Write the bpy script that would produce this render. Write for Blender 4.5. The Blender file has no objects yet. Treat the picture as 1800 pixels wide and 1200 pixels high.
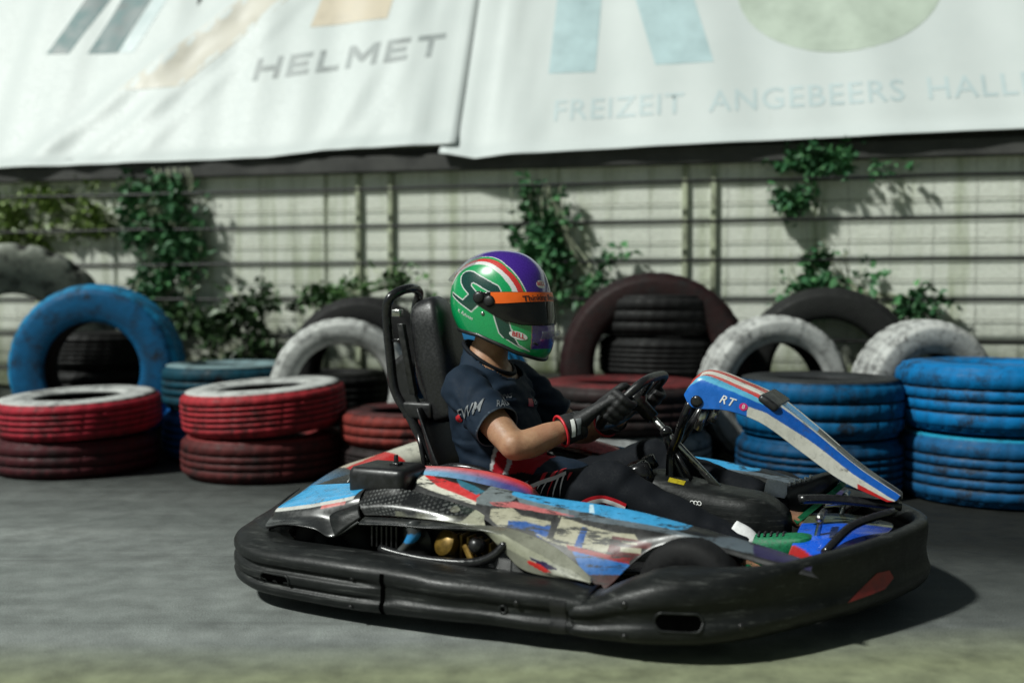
import bpy, bmesh, math, random
from mathutils import Vector, Matrix, noise
from mathutils.bvhtree import BVHTree

random.seed(7)
sc = bpy.context.scene
COL = bpy.data.collections.new("scene_objects")
sc.collection.children.link(COL)
V = Vector
R = math.radians
PI = math.pi

# ------------------------------------------------------------------ helpers
def lin(c):
    c = c / 255.0
    return c / 12.92 if c <= 0.04045 else ((c + 0.055) / 1.055) ** 2.4

def S(r, g, b):
    return (lin(r), lin(g), lin(b))

def mixc(a, b, t):
    t = max(0.0, min(1.0, t))
    return tuple(a[i] * (1 - t) + b[i] * t for i in range(3))

def cr(pts, n, closed=False):
    """Catmull-Rom resampling of a polyline to n points, even in length."""
    P = [V(p) for p in pts]
    m = len(P)
    fine = []
    segs = m if closed else m - 1
    for i in range(segs):
        if closed:
            a, b, c, d = P[(i - 1) % m], P[i], P[(i + 1) % m], P[(i + 2) % m]
        else:
            b, c = P[i], P[i + 1]
            a = P[i - 1] if i > 0 else b * 2 - c
            d = P[i + 2] if i + 2 < m else c * 2 - b
        for k in range(12):
            t = k / 12
            fine.append(0.5 * ((2 * b) + (c - a) * t + (2 * a - 5 * b + 4 * c - d) * t * t + (3 * b - a - 3 * c + d) * t ** 3))
    fine.append(P[0].copy() if closed else P[-1].copy())
    L = [0.0]
    for i in range(1, len(fine)):
        L.append(L[-1] + (fine[i] - fine[i - 1]).length)
    out = []
    tot = L[-1]
    j = 0
    cnt = n if closed else n - 1
    for i in range(n):
        s = tot * i / max(1, cnt)
        while j < len(L) - 2 and L[j + 1] < s:
            j += 1
        d = L[j + 1] - L[j]
        t = 0 if d < 1e-12 else (s - L[j]) / d
        out.append(fine[j].lerp(fine[j + 1], min(1, max(0, t))))
    return out

def lerp_list(vals, t):
    """piecewise-linear lookup in [(x, value), ...]"""
    if t <= vals[0][0]:
        return vals[0][1]
    for (a, va), (b, vb) in zip(vals, vals[1:]):
        if t <= b:
            k = (t - a) / (b - a)
            return va + (vb - va) * k
    return vals[-1][1]

def inpoly(x, y, P):
    c = False
    j = len(P) - 1
    for i in range(len(P)):
        xi, yi = P[i]
        xj, yj = P[j]
        if (yi > y) != (yj > y) and x < (xj - xi) * (y - yi) / (yj - yi) + xi:
            c = not c
        j = i
    return c

def distpoly(x, y, P, closed=True):
    best = 1e9
    n = len(P)
    for i in range(n if closed else n - 1):
        ax, ay = P[i]
        bx, by = P[(i + 1) % n]
        dx, dy = bx - ax, by - ay
        L = dx * dx + dy * dy
        t = 0 if L < 1e-12 else max(0, min(1, ((x - ax) * dx + (y - ay) * dy) / L))
        best = min(best, math.hypot(x - ax - t * dx, y - ay - t * dy))
    return best

class MB:
    """collects verts / faces, builds ONE mesh object"""
    def __init__(self):
        self.v = []
        self.f = []
    def add(self, vs, fs):
        o = len(self.v)
        self.v += [V(p) for p in vs]
        self.f += [tuple(i + o for i in q) for q in fs]
        return self
    def rings(self, rs, cap=True, closed=True, capend=True):
        n = len(rs[0])
        vs = [p for r in rs for p in r]
        fs = []
        for i in range(len(rs) - 1):
            for k in range(n if closed else n - 1):
                k2 = (k + 1) % n
                fs.append((i * n + k, i * n + k2, (i + 1) * n + k2, (i + 1) * n + k))
        if cap:
            fs.append(tuple(reversed(range(n))))
        if capend:
            b = (len(rs) - 1) * n
            fs.append(tuple(b + k for k in range(n)))
        return self.add(vs, fs)
    def tube(self, pts, r, seg=10, n=None, closed=False, flat=1.0, up=None):
        P = cr(pts, n, closed) if n else [V(p) for p in pts]
        m = len(P)
        rad = (lambda t: r) if not isinstance(r, (list, tuple)) else (lambda t: lerp_list([(i / (len(r) - 1), q) for i, q in enumerate(r)], t))
        rs = []
        prev = None
        for i in range(m):
            if closed:
                T = (P[(i + 1) % m] - P[i - 1]).normalized()
            else:
                T = (P[min(m - 1, i + 1)] - P[max(0, i - 1)])
                T = T.normalized() if T.length > 1e-9 else V((0, 0, 1))
            if prev is None:
                N = V(up) if up else (V((0, 0, 1)) if abs(T.z) < 0.9 else V((1, 0, 0)))
            else:
                N = prev
            N = (N - T * N.dot(T)).normalized()
            prev = N
            B = T.cross(N)
            q = rad(i / max(1, m - 1))
            rs.append([P[i] + N * (q * flat * math.cos(2 * PI * k / seg)) + B * (q * math.sin(2 * PI * k / seg)) for k in range(seg)])
        if closed:
            rs.append(rs[0])
            return self.rings(rs, cap=False, capend=False)
        return self.rings(rs)
    def lathe(self, prof, c=(0, 0, 0), axis=(0, 0, 1), seg=24, closed=False):
        A = V(axis).normalized()
        N = V((1, 0, 0)) if abs(A.x) < 0.9 else V((0, 1, 0))
        N = (N - A * N.dot(A)).normalized()
        B = A.cross(N)
        rs = []
        for r, z in prof:
            rs.append([V(c) + A * z + (N * math.cos(2 * PI * k / seg) + B * math.sin(2 * PI * k / seg)) * r for k in range(seg)])
        if closed:
            rs.append(rs[0])
        return self.rings(rs, cap=not closed, capend=not closed)
    def box(self, lo, hi, bev=0.0, m=None):
        bm = bmesh.new()
        bmesh.ops.create_cube(bm, size=1)
        lo, hi = V(lo), V(hi)
        for v in bm.verts:
            v.co = V([lo[i] + (v.co[i] + 0.5) * (hi[i] - lo[i]) for i in range(3)])
        if bev:
            bmesh.ops.bevel(bm, geom=list(bm.edges), offset=bev, segments=3, profile=0.5, affect='EDGES')
        bm.verts.index_update()
        vs = [(m @ v.co if m else v.co.copy()) for v in bm.verts]
        fs = [[v.index for v in f.verts] for f in bm.faces]
        bm.free()
        return self.add(vs, fs)
    def ball(self, c, r, seg=16):
        c = V(c)
        r = V(r) if isinstance(r, (list, tuple)) else V((r, r, r))
        rs = []
        h = seg // 2
        for i in range(h + 1):
            a = -PI / 2 + PI * (0.02 + 0.96 * i / h)
            rs.append([c + V((r.x * math.cos(a) * math.cos(2 * PI * k / seg), r.y * math.cos(a) * math.sin(2 * PI * k / seg), r.z * math.sin(a))) for k in range(seg)])
        return self.rings(rs)
    def skin(self, curves, nu, nv, linear=False):
        """surface through a list of curves (each a polyline), Catmull-Rom both ways"""
        cs = [cr(c, nu) for c in curves]
        cols = []
        for i in range(nu):
            pts = [c[i] for c in cs]
            if linear or len(pts) == 2:
                cols.append([pts[0].lerp(pts[1], k / (nv - 1)) for k in range(nv)] if len(pts) == 2 else cr(pts, nv))
            else:
                cols.append(cr(pts, nv))
        vs = [p for c in cols for p in c]
        fs = []
        for i in range(nu - 1):
            for k in range(nv - 1):
                a = i * nv + k
                fs.append((a, a + 1, a + nv + 1, a + nv))
        return self.add(vs, fs)
    def build(self, name, mat, parent=None, smooth=True, col=None, thick=0, subsurf=0, flip=False, angle=None, aa=0):
        return mk(name, self.v, self.f, mat, parent, smooth, col, thick, subsurf, flip, angle, aa)

OFF = {}
def rootof(o):
    while o.parent:
        o = o.parent
    return o

def mk(name, vs, fs, mat, parent=None, smooth=True, col=None, thick=0, subsurf=0, flip=False, angle=None, aa=0):
    off = OFF.get(rootof(parent).name, V((0, 0, 0))) if parent else V((0, 0, 0))
    me = bpy.data.meshes.new(name)
    me.from_pydata([V(p) - off for p in vs], [], fs)
    bm = bmesh.new()
    bm.from_mesh(me)
    bmesh.ops.recalc_face_normals(bm, faces=list(bm.faces))
    if flip:
        bmesh.ops.reverse_faces(bm, faces=list(bm.faces))
    bm.to_mesh(me)
    bm.free()
    if smooth:
        me.polygons.foreach_set("use_smooth", [True] * len(me.polygons))
        if angle:
            me.set_sharp_from_angle(angle=R(angle))
    if col:
        at = me.color_attributes.new("Col", 'FLOAT_COLOR', 'POINT')
        for i, p in enumerate(vs):
            if aa:
                p = V(p)
                cc = [col(p + V(d) * aa) for d in ((.3, .1, .5), (-.5, .1, .3), (-.3, -.1, -.5), (.5, -.1, -.3))]
                c = [sum(q[k] for q in cc) / 4 for k in range(3)]
            else:
                c = col(V(p))
            at.data[i].color = (c[0], c[1], c[2], 1)
    me.materials.append(mat)
    o = bpy.data.objects.new(name, me)
    COL.objects.link(o)
    if parent:
        o.parent = parent
    if thick:
        m = o.modifiers.new("thickness", 'SOLIDIFY')
        m.thickness = thick
        m.offset = -1
    if subsurf:
        m = o.modifiers.new("smooth", 'SUBSURF')
        m.levels = subsurf
        m.render_levels = subsurf
    return o

def remesh(mb, voxel, smooth=4, fac=0.5):
    """union of overlapping closed shells as one continuous skin; returns verts, faces"""
    me = bpy.data.meshes.new("tmp")
    me.from_pydata(mb.v, [], mb.f)
    bm = bmesh.new()
    bm.from_mesh(me)
    bmesh.ops.recalc_face_normals(bm, faces=list(bm.faces))
    bm.to_mesh(me)
    bm.free()
    o = bpy.data.objects.new("tmp", me)
    COL.objects.link(o)
    m = o.modifiers.new("r", 'REMESH')
    m.mode = 'VOXEL'
    m.voxel_size = voxel
    if smooth:
        s = o.modifiers.new("s", 'SMOOTH')
        s.iterations = smooth
        s.factor = fac
    dg = bpy.context.evaluated_depsgraph_get()
    ev = o.evaluated_get(dg).to_mesh()
    vs = [v.co.copy() for v in ev.vertices]
    fs = [tuple(p.vertices) for p in ev.polygons]
    o.evaluated_get(dg).to_mesh_clear()
    bpy.data.objects.remove(o)
    bpy.data.meshes.remove(me)
    return vs, fs

def thing(name, label, cat, loc=(0, 0, 0), rotz=0.0, group=None, off=None):
    o = bpy.data.objects.new(name, None)
    o.empty_display_size = 0.1
    COL.objects.link(o)
    o.location = loc
    o.rotation_euler = (0, 0, rotz)
    tag(o, label, cat, group)
    if off:
        OFF[o.name] = V(off)
    return o

def tag(o, label=None, cat=None, group=None, kind=None):
    if label: o['label'] = label
    if cat: o['category'] = cat
    if group: o['group'] = group
    if kind: o['kind'] = kind
    return o

FONT_CACHE = {}
def text_mesh(txt, size, bold=0.0, shear=0.0, spacing=1.0, cell=0.25):
    """triangulated, subdivided 2-D lettering centred on the origin: (verts2d, faces)"""
    cu = bpy.data.curves.new("lettering_tmp", 'FONT')
    cu.body = txt
    cu.size = size
    cu.offset = bold * size
    cu.shear = shear
    cu.space_character = spacing
    cu.align_x = 'CENTER'
    cu.align_y = 'CENTER'
    cu.resolution_u = 3
    o = bpy.data.objects.new("lettering_tmp", cu)
    COL.objects.link(o)
    dg = bpy.context.evaluated_depsgraph_get()
    ev = o.evaluated_get(dg)
    me = bpy.data.meshes.new_from_object(ev)
    bm = bmesh.new()
    bm.from_mesh(me)
    bmesh.ops.remove_doubles(bm, verts=list(bm.verts), dist=size * 1e-4)
    bmesh.ops.triangulate(bm, faces=list(bm.faces))
    for _ in range(3):
        ed = [e for e in bm.edges if e.calc_length() > size * cell]
        if not ed: break
        bmesh.ops.subdivide_edges(bm, edges=ed, cuts=1)
        bmesh.ops.triangulate(bm, faces=list(bm.faces))
    bm.verts.index_update()
    vs = [(v.co.x, v.co.y) for v in bm.verts]
    fs = [tuple(v.index for v in f.verts) for f in bm.faces]
    bm.free()
    bpy.data.objects.remove(o)
    bpy.data.curves.remove(cu)
    bpy.data.meshes.remove(me)
    return vs, fs

def poly_mesh(P, cell):
    bm = bmesh.new()
    vv = [bm.verts.new((p[0], p[1], 0)) for p in P]
    bm.faces.new(vv)
    bm.normal_update()
    bmesh.ops.triangulate(bm, faces=list(bm.faces))
    for _ in range(7):
        ed = [e for e in bm.edges if e.calc_length() > cell]
        if not ed: break
        bmesh.ops.subdivide_edges(bm, edges=ed, cuts=1)
        bmesh.ops.triangulate(bm, faces=list(bm.faces))
    bm.verts.index_update()
    vs = [(v.co.x, v.co.y) for v in bm.verts]
    fs = [tuple(v.index for v in f.verts) for f in bm.faces]
    bm.free()
    return vs, fs

def oval(a, b, n=28):
    return [(a * math.cos(2 * PI * k / n), b * math.sin(2 * PI * k / n)) for k in range(n)]

def bvh_of(obj):
    off = OFF.get(rootof(obj).name, V((0, 0, 0)))
    me = obj.data
    return BVHTree.FromPolygons([v.co + off for v in me.vertices], [tuple(p.vertices) for p in me.polygons])

def decal(name, target, mat, origin, right, up, vf, lift=0.0012, reach=0.2, mb=None):
    """project flat lettering / emblem onto the surface of target and lay it just above it"""
    bv = target if isinstance(target, BVHTree) else bvh_of(target)
    origin, right, up = V(origin), V(right).normalized(), V(up).normalized()
    nrm = right.cross(up).normalized()
    vs, fs = vf
    out = []
    ok = []
    for x, y in vs:
        p = origin + right * x + up * y
        h = bv.ray_cast(p + nrm * reach, -nrm, reach * 2.5)
        if h[0] is None:
            out.append(p); ok.append(False)
        else:
            n = h[1] if h[1].dot(nrm) > 0 else -h[1]
            out.append(h[0] + n * lift); ok.append(True)
    fs = [f for f in fs if all(ok[i] for i in f)]
    if not fs:
        print("DECAL MISSED", name, getattr(target, 'name', ''))
        return None
    o = mk(name, out, fs, mat, target if not isinstance(target, BVHTree) else mb)
    return o

# ------------------------------------------------------------------ materials
class NT:
    def __init__(self, name):
        self.m = bpy.data.materials.new(name)
        self.m.use_nodes = True
        self.t = self.m.node_tree
        self.b = self.t.nodes["Principled BSDF"]
    def n(self, typ, **kw):
        x = self.t.nodes.new(typ)
        for k, v in kw.items():
            setattr(x, k, v)
        return x
    def l(self, a, b):
        self.t.links.new(a, b)
    def noise(self, scale, detail=4, rough=0.6, vec=None, stretch=None, coord='Object'):
        tc = self.n('ShaderNodeTexCoord')
        nz = self.n('ShaderNodeTexNoise')
        nz.inputs['Scale'].default_value = scale
        nz.inputs['Detail'].default_value = detail
        nz.inputs['Roughness'].default_value = rough
        if stretch:
            mp = self.n('ShaderNodeMapping')
            mp.inputs['Scale'].default_value = stretch
            self.l(tc.outputs[coord], mp.inputs['Vector'])
            self.l(mp.outputs['Vector'], nz.inputs['Vector'])
        else:
            self.l(tc.outputs[coord], nz.inputs['Vector'])
        return nz.outputs['Fac']
    def ramp(self, fac, stops):
        r = self.n('ShaderNodeValToRGB')
        e = r.color_ramp.elements
        while len(e) < len(stops):
            e.new(0.5)
        for i, (p, c) in enumerate(stops):
            e[i].position = p
            c = c if isinstance(c, (tuple, list)) else (c, c, c)
            e[i].color = (c[0], c[1], c[2], 1)
        self.l(fac, r.inputs['Fac'])
        return r.outputs['Color']
    def mix(self, fac, a, b, blend='MIX'):
        x = self.n('ShaderNodeMix', data_type='RGBA', blend_type=blend)
        for s, val in ((x.inputs[0], fac), (x.inputs[6], a), (x.inputs[7], b)):
            if isinstance(val, (int, float)):
                s.default_value = val
            elif isinstance(val, (tuple, list)):
                s.default_value = (val[0], val[1], val[2], 1)
            else:
                self.l(val, s)
        return x.outputs[2]
    def bump(self, h, strength=0.3, dist=0.01):
        b = self.n('ShaderNodeBump')
        b.inputs['Strength'].default_value = strength
        b.inputs['Distance'].default_value = dist
        self.l(h, b.inputs['Height'])
        self.l(b.outputs['Normal'], self.b.inputs['Normal'])
    def set(self, base=None, rough=None, metal=None, **kw):
        def put(sock, v):
            if isinstance(v, (int, float)):
                sock.default_value = v
            elif isinstance(v, (tuple, list)):
                sock.default_value = (v[0], v[1], v[2], 1)
            else:
                self.l(v, sock)
        if base is not None: put(self.b.inputs['Base Color'], base)
        if rough is not None: put(self.b.inputs['Roughness'], rough)
        if metal is not None: put(self.b.inputs['Metallic'], metal)
        for k, v in kw.items():
            put(self.b.inputs[k.replace('_', ' ')], v)
        return self

def simple(name, base, rough=0.5, metal=0.0, nscale=30, amt=0.25, bump=0.0, **kw):
    t = NT(name)
    nz = t.noise(nscale, 5, 0.65)
    lo = tuple(c * (1 - amt) for c in base)
    hi = tuple(min(1, c * (1 + amt)) for c in base)
    t.set(base=t.ramp(nz, [(0.3, lo), (0.7, hi)]), rough=t.ramp(nz, [(0.3, max(0.03, rough - 0.12)), (0.7, min(1, rough + 0.12))]), metal=metal, **kw)
    if bump:
        t.bump(nz, bump, 0.004)
    return t.m

M = {}
def mat_black_plastic():
    t = NT("black_plastic")
    a = t.noise(9, 6, 0.7)
    b = t.noise(42, 6, 0.75, stretch=(0.12, 0.5, 2.6))
    dust = t.ramp(a, [(0.35, 0), (0.75, 1)])
    scr = t.ramp(b, [(0.55, 0), (0.66, 1)])
    base = t.mix(dust, (0.006, 0.0068, 0.0068), (0.017, 0.0185, 0.018))
    base = t.mix(t.mix(1.0, scr, dust, 'MULTIPLY'), base, (0.10, 0.104, 0.098))
    t.set(base=base, rough=t.ramp(b, [(0.3, 0.30), (0.75, 0.62)]), **{'Specular_IOR_Level': 0.25})
    t.bump(a, 0.25, 0.012)
    return t.m
M['black_plastic'] = mat_black_plastic()
M['satin_black'] = simple("satin_black", (0.010, 0.010, 0.011), 0.42, nscale=40, amt=0.4, bump=0.05)
M['leather'] = simple("black_leather", (0.011, 0.011, 0.012), 0.40, nscale=120, amt=0.3, bump=0.15)
M['black_metal'] = simple("black_painted_metal", (0.012, 0.012, 0.013), 0.22, 0.0, nscale=50, amt=0.4)
M['steel'] = simple("steel", (0.42, 0.42, 0.40), 0.3, 1.0, nscale=60, amt=0.3)
M['chrome'] = simple("chrome", (0.6, 0.6, 0.6), 0.14, 1.0, nscale=40, amt=0.2)
M['gold_metal'] = simple("gold_metal", (0.16, 0.095, 0.015), 0.45, 0.5, nscale=40, amt=0.5)
M['engine_dark'] = simple("oily_engine_metal", (0.03, 0.03, 0.03), 0.35, 0.6, nscale=40, amt=0.5)
M['slick'] = simple("slick_rubber", (0.010, 0.010, 0.0105), 0.7, nscale=50, amt=0.4, bump=0.1, **{"Specular_IOR_Level": 0.2})
M['rim'] = simple("dark_alloy", (0.05, 0.05, 0.05), 0.35, 0.8, nscale=50, amt=0.3)
M['glove'] = simple("black_glove_fabric", (0.0095, 0.0095, 0.0105), 0.62, nscale=160, amt=0.5, bump=0.25)
M['white_paint'] = simple("white_print", (0.72, 0.72, 0.70), 0.35, nscale=60, amt=0.08)
M['grey_print'] = simple("grey_print", (0.13, 0.14, 0.15), 0.5, nscale=60, amt=0.15)
M['red_print'] = simple("red_print", (0.55, 0.02, 0.03), 0.4, nscale=60, amt=0.15)
M['dull_red_print'] = simple("dull_red_print", (0.22, 0.018, 0.015), 0.45, nscale=25, amt=0.35)
M['pink_print'] = simple("pink_print", (0.6, 0.02, 0.16), 0.35, nscale=60, amt=0.1)
M['black_print'] = simple("black_print", (0.012, 0.012, 0.014), 0.4, nscale=60, amt=0.2)
M['green_shoe'] = simple("green_mesh_fabric", (0.0, 0.13, 0.05), 0.6, nscale=140, amt=0.5, bump=0.3)
M['sock'] = simple("white_sock", (0.72, 0.72, 0.72), 0.8, nscale=120, amt=0.1, bump=0.2)
M['yellow'] = simple("yellow_sticker", (0.35, 0.28, 0.01), 0.5, nscale=80, amt=0.4)

def mat_attr(name, rough=0.4, coat=0.0, wear=0.0, wear_col=(0.02, 0.02, 0.02), wscale=18, wstretch=None, bump=0.0, bscale=60, rough_var=0.1, sheen=0.0, wthr=(0.52, 0.62), coat_rough=0.05, spec=None):
    t = NT(name)
    at = t.n('ShaderNodeAttribute')
    at.attribute_name = "Col"
    c = at.outputs['Color']
    if wear:
        nz = t.noise(wscale, 8, 0.72, stretch=wstretch)
        k = t.ramp(nz, [(wthr[0], 0), (wthr[1], wear)])
        c = t.mix(k, c, wear_col)
    nz2 = t.noise(bscale, 5, 0.65)
    c = t.mix(0.5, c, t.mix(1.0, c, t.ramp(nz2, [(0.3, 0.55), (0.7, 1.0)]), 'MULTIPLY'))
    t.set(base=c, rough=t.ramp(nz2, [(0.3, max(0.03, rough - rough_var)), (0.7, rough + rough_var)]))
    if coat:
        t.b.inputs['Coat Weight'].default_value = coat
        t.b.inputs['Coat Roughness'].default_value = coat_rough
    if sheen:
        t.b.inputs['Sheen Weight'].default_value = sheen
    if spec is not None:
        t.b.inputs['Specular IOR Level'].default_value = spec
    if bump:
        t.bump(nz2, bump, 0.004)
    return t.m

M['helmet_paint'] = mat_attr("helmet_paint", 0.28, 1.0, bscale=300, rough_var=0.03)
M['livery'] = mat_attr("scuffed_livery", 0.36, 0.0, wear=0.95, wear_col=(0.020, 0.021, 0.019), wscale=15, wstretch=(0.8, 1, 5.0), bscale=40, wthr=(0.52, 0.60))
M['livery_clean'] = mat_attr("glossy_livery", 0.30, 0.25, wear=0.85, wear_col=(0.06, 0.06, 0.056), wscale=22, bscale=40, wthr=(0.56, 0.70))
M['cloth'] = mat_attr("jersey_fabric", 0.75, 0.0, bump=0.2, bscale=220, spec=0.2)
M['trouser'] = mat_attr("trouser_fabric", 0.8, 0.0, bump=0.2, bscale=160, spec=0.2)
M['tyre_paint'] = mat_attr("painted_tyre_rubber", 0.6, 0.0, wear=0.9, wear_col=(0.018, 0.018, 0.018), wscale=9, bump=0.5, bscale=30, wthr=(0.50, 0.66), rough_var=0.15, spec=0.15)
M['leaf'] = mat_attr("leaf", 0.5, 0.0, bscale=8)

def mat_skin():
    t = NT("skin")
    nz = t.noise(35, 5, 0.6)
    big = t.noise(11, 4, 0.6)
    sk = t.ramp(nz, [(0.3, (0.30, 0.155, 0.085)), (0.7, (0.42, 0.245, 0.145))])
    sk = t.mix(t.ramp(big, [(0.4, 0), (0.7, 0.5)]), sk, (0.36, 0.15, 0.09))
    hair = t.noise(160, 4, 0.8, stretch=(0.3, 1, 1))
    sk = t.mix(t.ramp(hair, [(0.60, 0), (0.68, 0.45)]), sk, (0.10, 0.05, 0.03))
    t.set(base=sk, rough=t.ramp(big, [(0.3, 0.38), (0.7, 0.6)]))
    t.b.inputs['Subsurface Weight'].default_value = 0.08
    t.b.inputs['Subsurface Radius'].default_value = (0.02, 0.008, 0.004)
    nz2 = t.noise(220, 3, 0.6)
    t.bump(nz2, 0.35, 0.003)
    return t.m
M['skin'] = mat_skin()

def mat_visor():
    t = NT("smoked_visor")
    nz = t.noise(14, 4, 0.6)
    t.set(base=t.ramp(nz, [(0.3, (0.006, 0.006, 0.007)), (0.7, (0.012, 0.011, 0.011))]), rough=0.07)
    t.b.inputs['Specular IOR Level'].default_value = 0.3
    t.b.inputs['Coat Weight'].default_value = 0.1
    return t.m
M['visor'] = mat_visor()
M['orange'] = simple("orange_visor_strip", (0.85, 0.13, 0.01), 0.35, nscale=40, amt=0.06)

def mat_clear():
    t = NT("clear_plastic")
    nz = t.noise(30, 3, 0.5)
    t.set(base=(0.35, 0.36, 0.38), rough=t.ramp(nz, [(0.3, 0.05), (0.7, 0.16)]))
    t.b.inputs['Transmission Weight'].default_value = 0.55
    t.b.inputs['Alpha'].default_value = 0.3
    return t.m
M['clear'] = mat_clear()

def mat_ground():
    t = NT("asphalt")
    fine = t.noise(260, 3, 0.85)
    mid = t.noise(9, 6, 0.65)
    streak = t.noise(2.2, 6, 0.62, stretch=(0.18, 1.6, 1))
    big = t.noise(0.42, 3, 0.5)
    c = t.ramp(streak, [(0.28, (0.165, 0.182, 0.172)), (0.55, (0.245, 0.265, 0.252)), (0.8, (0.31, 0.33, 0.31))])
    c = t.mix(0.75, c, t.mix(1.0, c, t.ramp(mid, [(0.3, 0.6), (0.7, 1.25)]), 'MULTIPLY'))
    c = t.mix(0.7, c, t.mix(1.0, c, t.ramp(fine, [(0.36, 0.25), (0.64, 1.9)]), 'MULTIPLY'))
    tyrem = t.noise(1.0, 5, 0.65, stretch=(0.12, 4.5, 1))
    c = t.mix(t.ramp(tyrem, [(0.58, 0), (0.70, 0.55)]), c, t.mix(1.0, c, (0.35, 0.35, 0.35), 'MULTIPLY'))
    # fading light painted darker towards barrier and right; old sandy dust near the verge
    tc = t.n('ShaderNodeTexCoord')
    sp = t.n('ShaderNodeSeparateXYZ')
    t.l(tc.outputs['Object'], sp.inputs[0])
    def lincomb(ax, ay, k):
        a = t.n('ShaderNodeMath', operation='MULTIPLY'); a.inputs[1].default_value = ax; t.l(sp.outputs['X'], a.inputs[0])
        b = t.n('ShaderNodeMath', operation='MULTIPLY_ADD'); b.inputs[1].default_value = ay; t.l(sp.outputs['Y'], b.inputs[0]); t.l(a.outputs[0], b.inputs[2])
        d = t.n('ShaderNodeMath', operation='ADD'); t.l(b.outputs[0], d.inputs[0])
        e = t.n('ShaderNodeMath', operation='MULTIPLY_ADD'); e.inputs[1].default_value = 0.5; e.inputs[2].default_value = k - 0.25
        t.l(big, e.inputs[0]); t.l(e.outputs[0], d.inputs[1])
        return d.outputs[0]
    light_falloff = t.ramp(lincomb(0.20, 0.36, -0.86), [(0.0, 0), (0.75, 1)])
    c = t.mix(light_falloff, c, t.mix(1.0, c, (0.048, 0.050, 0.048), 'MULTIPLY'))
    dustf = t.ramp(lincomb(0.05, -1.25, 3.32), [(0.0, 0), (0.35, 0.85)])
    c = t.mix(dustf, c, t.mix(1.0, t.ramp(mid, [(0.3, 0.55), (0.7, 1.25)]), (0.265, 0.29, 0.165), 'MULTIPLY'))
    t.set(base=c, rough=t.ramp(mid, [(0.3, 0.62), (0.7, 0.9)]), **{'Specular_IOR_Level': 0.2})
    t.bump(fine, 0.6, 0.006)
    return t.m
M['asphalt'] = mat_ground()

def mat_wall():
    t = NT("mossy_concrete")
    a = t.noise(1.6, 7, 0.65)
    st = t.noise(3.2, 6, 0.7, stretch=(2.2, 1, 0.16))
    f = t.noise(45, 4, 0.7)
    c = t.ramp(a, [(0.3, (0.66, 0.69, 0.60)), (0.65, (0.82, 0.84, 0.755))])
    c = t.mix(t.ramp(st, [(0.5, 0), (0.72, 0.75)]), c, (0.27, 0.33, 0.15))
    c = t.mix(0.5, c, t.mix(1.0, c, t.ramp(f, [(0.3, 0.6), (0.7, 1.1)]), 'MULTIPLY'))
    tc = t.n('ShaderNodeTexCoord')
    sp = t.n('ShaderNodeSeparateXYZ')
    t.l(tc.outputs['Object'], sp.inputs[0])
    m = t.n('ShaderNodeMath', operation='MULTIPLY_ADD')
    m.inputs[1].default_value = -1.1
    t.l(sp.outputs['Z'], m.inputs[0])
    t.l(t.ramp(a, [(0.2, 0.45), (0.8, 1.30)]), m.inputs[2])
    moss = t.ramp(m.outputs[0], [(0.05, 0), (0.45, 0.9)])
    c = t.mix(moss, c, t.ramp(f, [(0.3, (0.035, 0.05, 0.02)), (0.7, (0.13, 0.155, 0.06))]))
    t.set(base=c, rough=0.85)
    t.bump(f, 0.5, 0.01)
    return t.m
M['wall'] = mat_wall()
M['fence_metal'] = simple("dull_fence_metal", (0.012, 0.012, 0.012), 0.5, 0.3, nscale=30, amt=0.4)
M['mesh_metal'] = simple("weathered_mesh_wire", (0.16, 0.165, 0.13), 0.6, 0.2, nscale=20, amt=0.4)
M['post'] = simple("mossy_post", (0.33, 0.36, 0.25), 0.7, nscale=9, amt=0.6, bump=0.2)
M['beam'] = simple("grimy_beam", (0.045, 0.045, 0.042), 0.7, nscale=5, amt=0.6, bump=0.2)

def mat_banner():
    t = NT("vinyl_banner")
    a = t.noise(1.3, 5, 0.6)
    f = t.noise(60, 3, 0.6)
    g = t.noise(3.0, 6, 0.7, stretch=(3, 1, 0.4))
    c = t.ramp(a, [(0.3, (0.52, 0.565, 0.56)), (0.7, (0.585, 0.625, 0.62))])
    c = t.mix(t.ramp(g, [(0.6, 0), (0.8, 0.35)]), c, (0.45, 0.47, 0.44))
    t.set(base=c, rough=t.ramp(f, [(0.3, 0.45), (0.7, 0.6)]))
    t.bump(f, 0.05, 0.003)
    return t.m
M['banner'] = mat_banner()
M['print_teal'] = simple("faded_teal_print", (0.045, 0.11, 0.115), 0.5, nscale=6, amt=0.6)
M['print_tan'] = simple("faded_tan_print", (0.52, 0.49, 0.42), 0.5, nscale=5, amt=0.15)
M['print_grey'] = simple("faded_grey_print", (0.27, 0.30, 0.30), 0.5, nscale=8, amt=0.3)
M['print_cyan'] = simple("faded_cyan_print", (0.40, 0.53, 0.555), 0.5, nscale=5, amt=0.12)
M['print_pale'] = simple("pale_cyan_print", (0.475, 0.56, 0.575), 0.5, nscale=5, amt=0.08)
M['print_green'] = simple("faded_green_print", (0.435, 0.50, 0.425), 0.5, nscale=5, amt=0.12)
M['print_orange'] = simple("faded_orange_print", (0.56, 0.48, 0.36), 0.5, nscale=5, amt=0.12)

# ------------------------------------------------------------------ ground
gm = MB()
n = 60
gv = []
for i in range(n + 1):
    for j in range(n + 1):
        gx = -150 + 300 * i / n
        gy = -60 + 300 * j / n
        gv.append((gx, gy, 0))
gm.add(gv, [(i * (n + 1) + j, (i + 1) * (n + 1) + j, (i + 1) * (n + 1) + j + 1, i * (n + 1) + j + 1) for i in range(n) for j in range(n)])
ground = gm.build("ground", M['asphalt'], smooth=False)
tag(ground, kind='structure')

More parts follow.
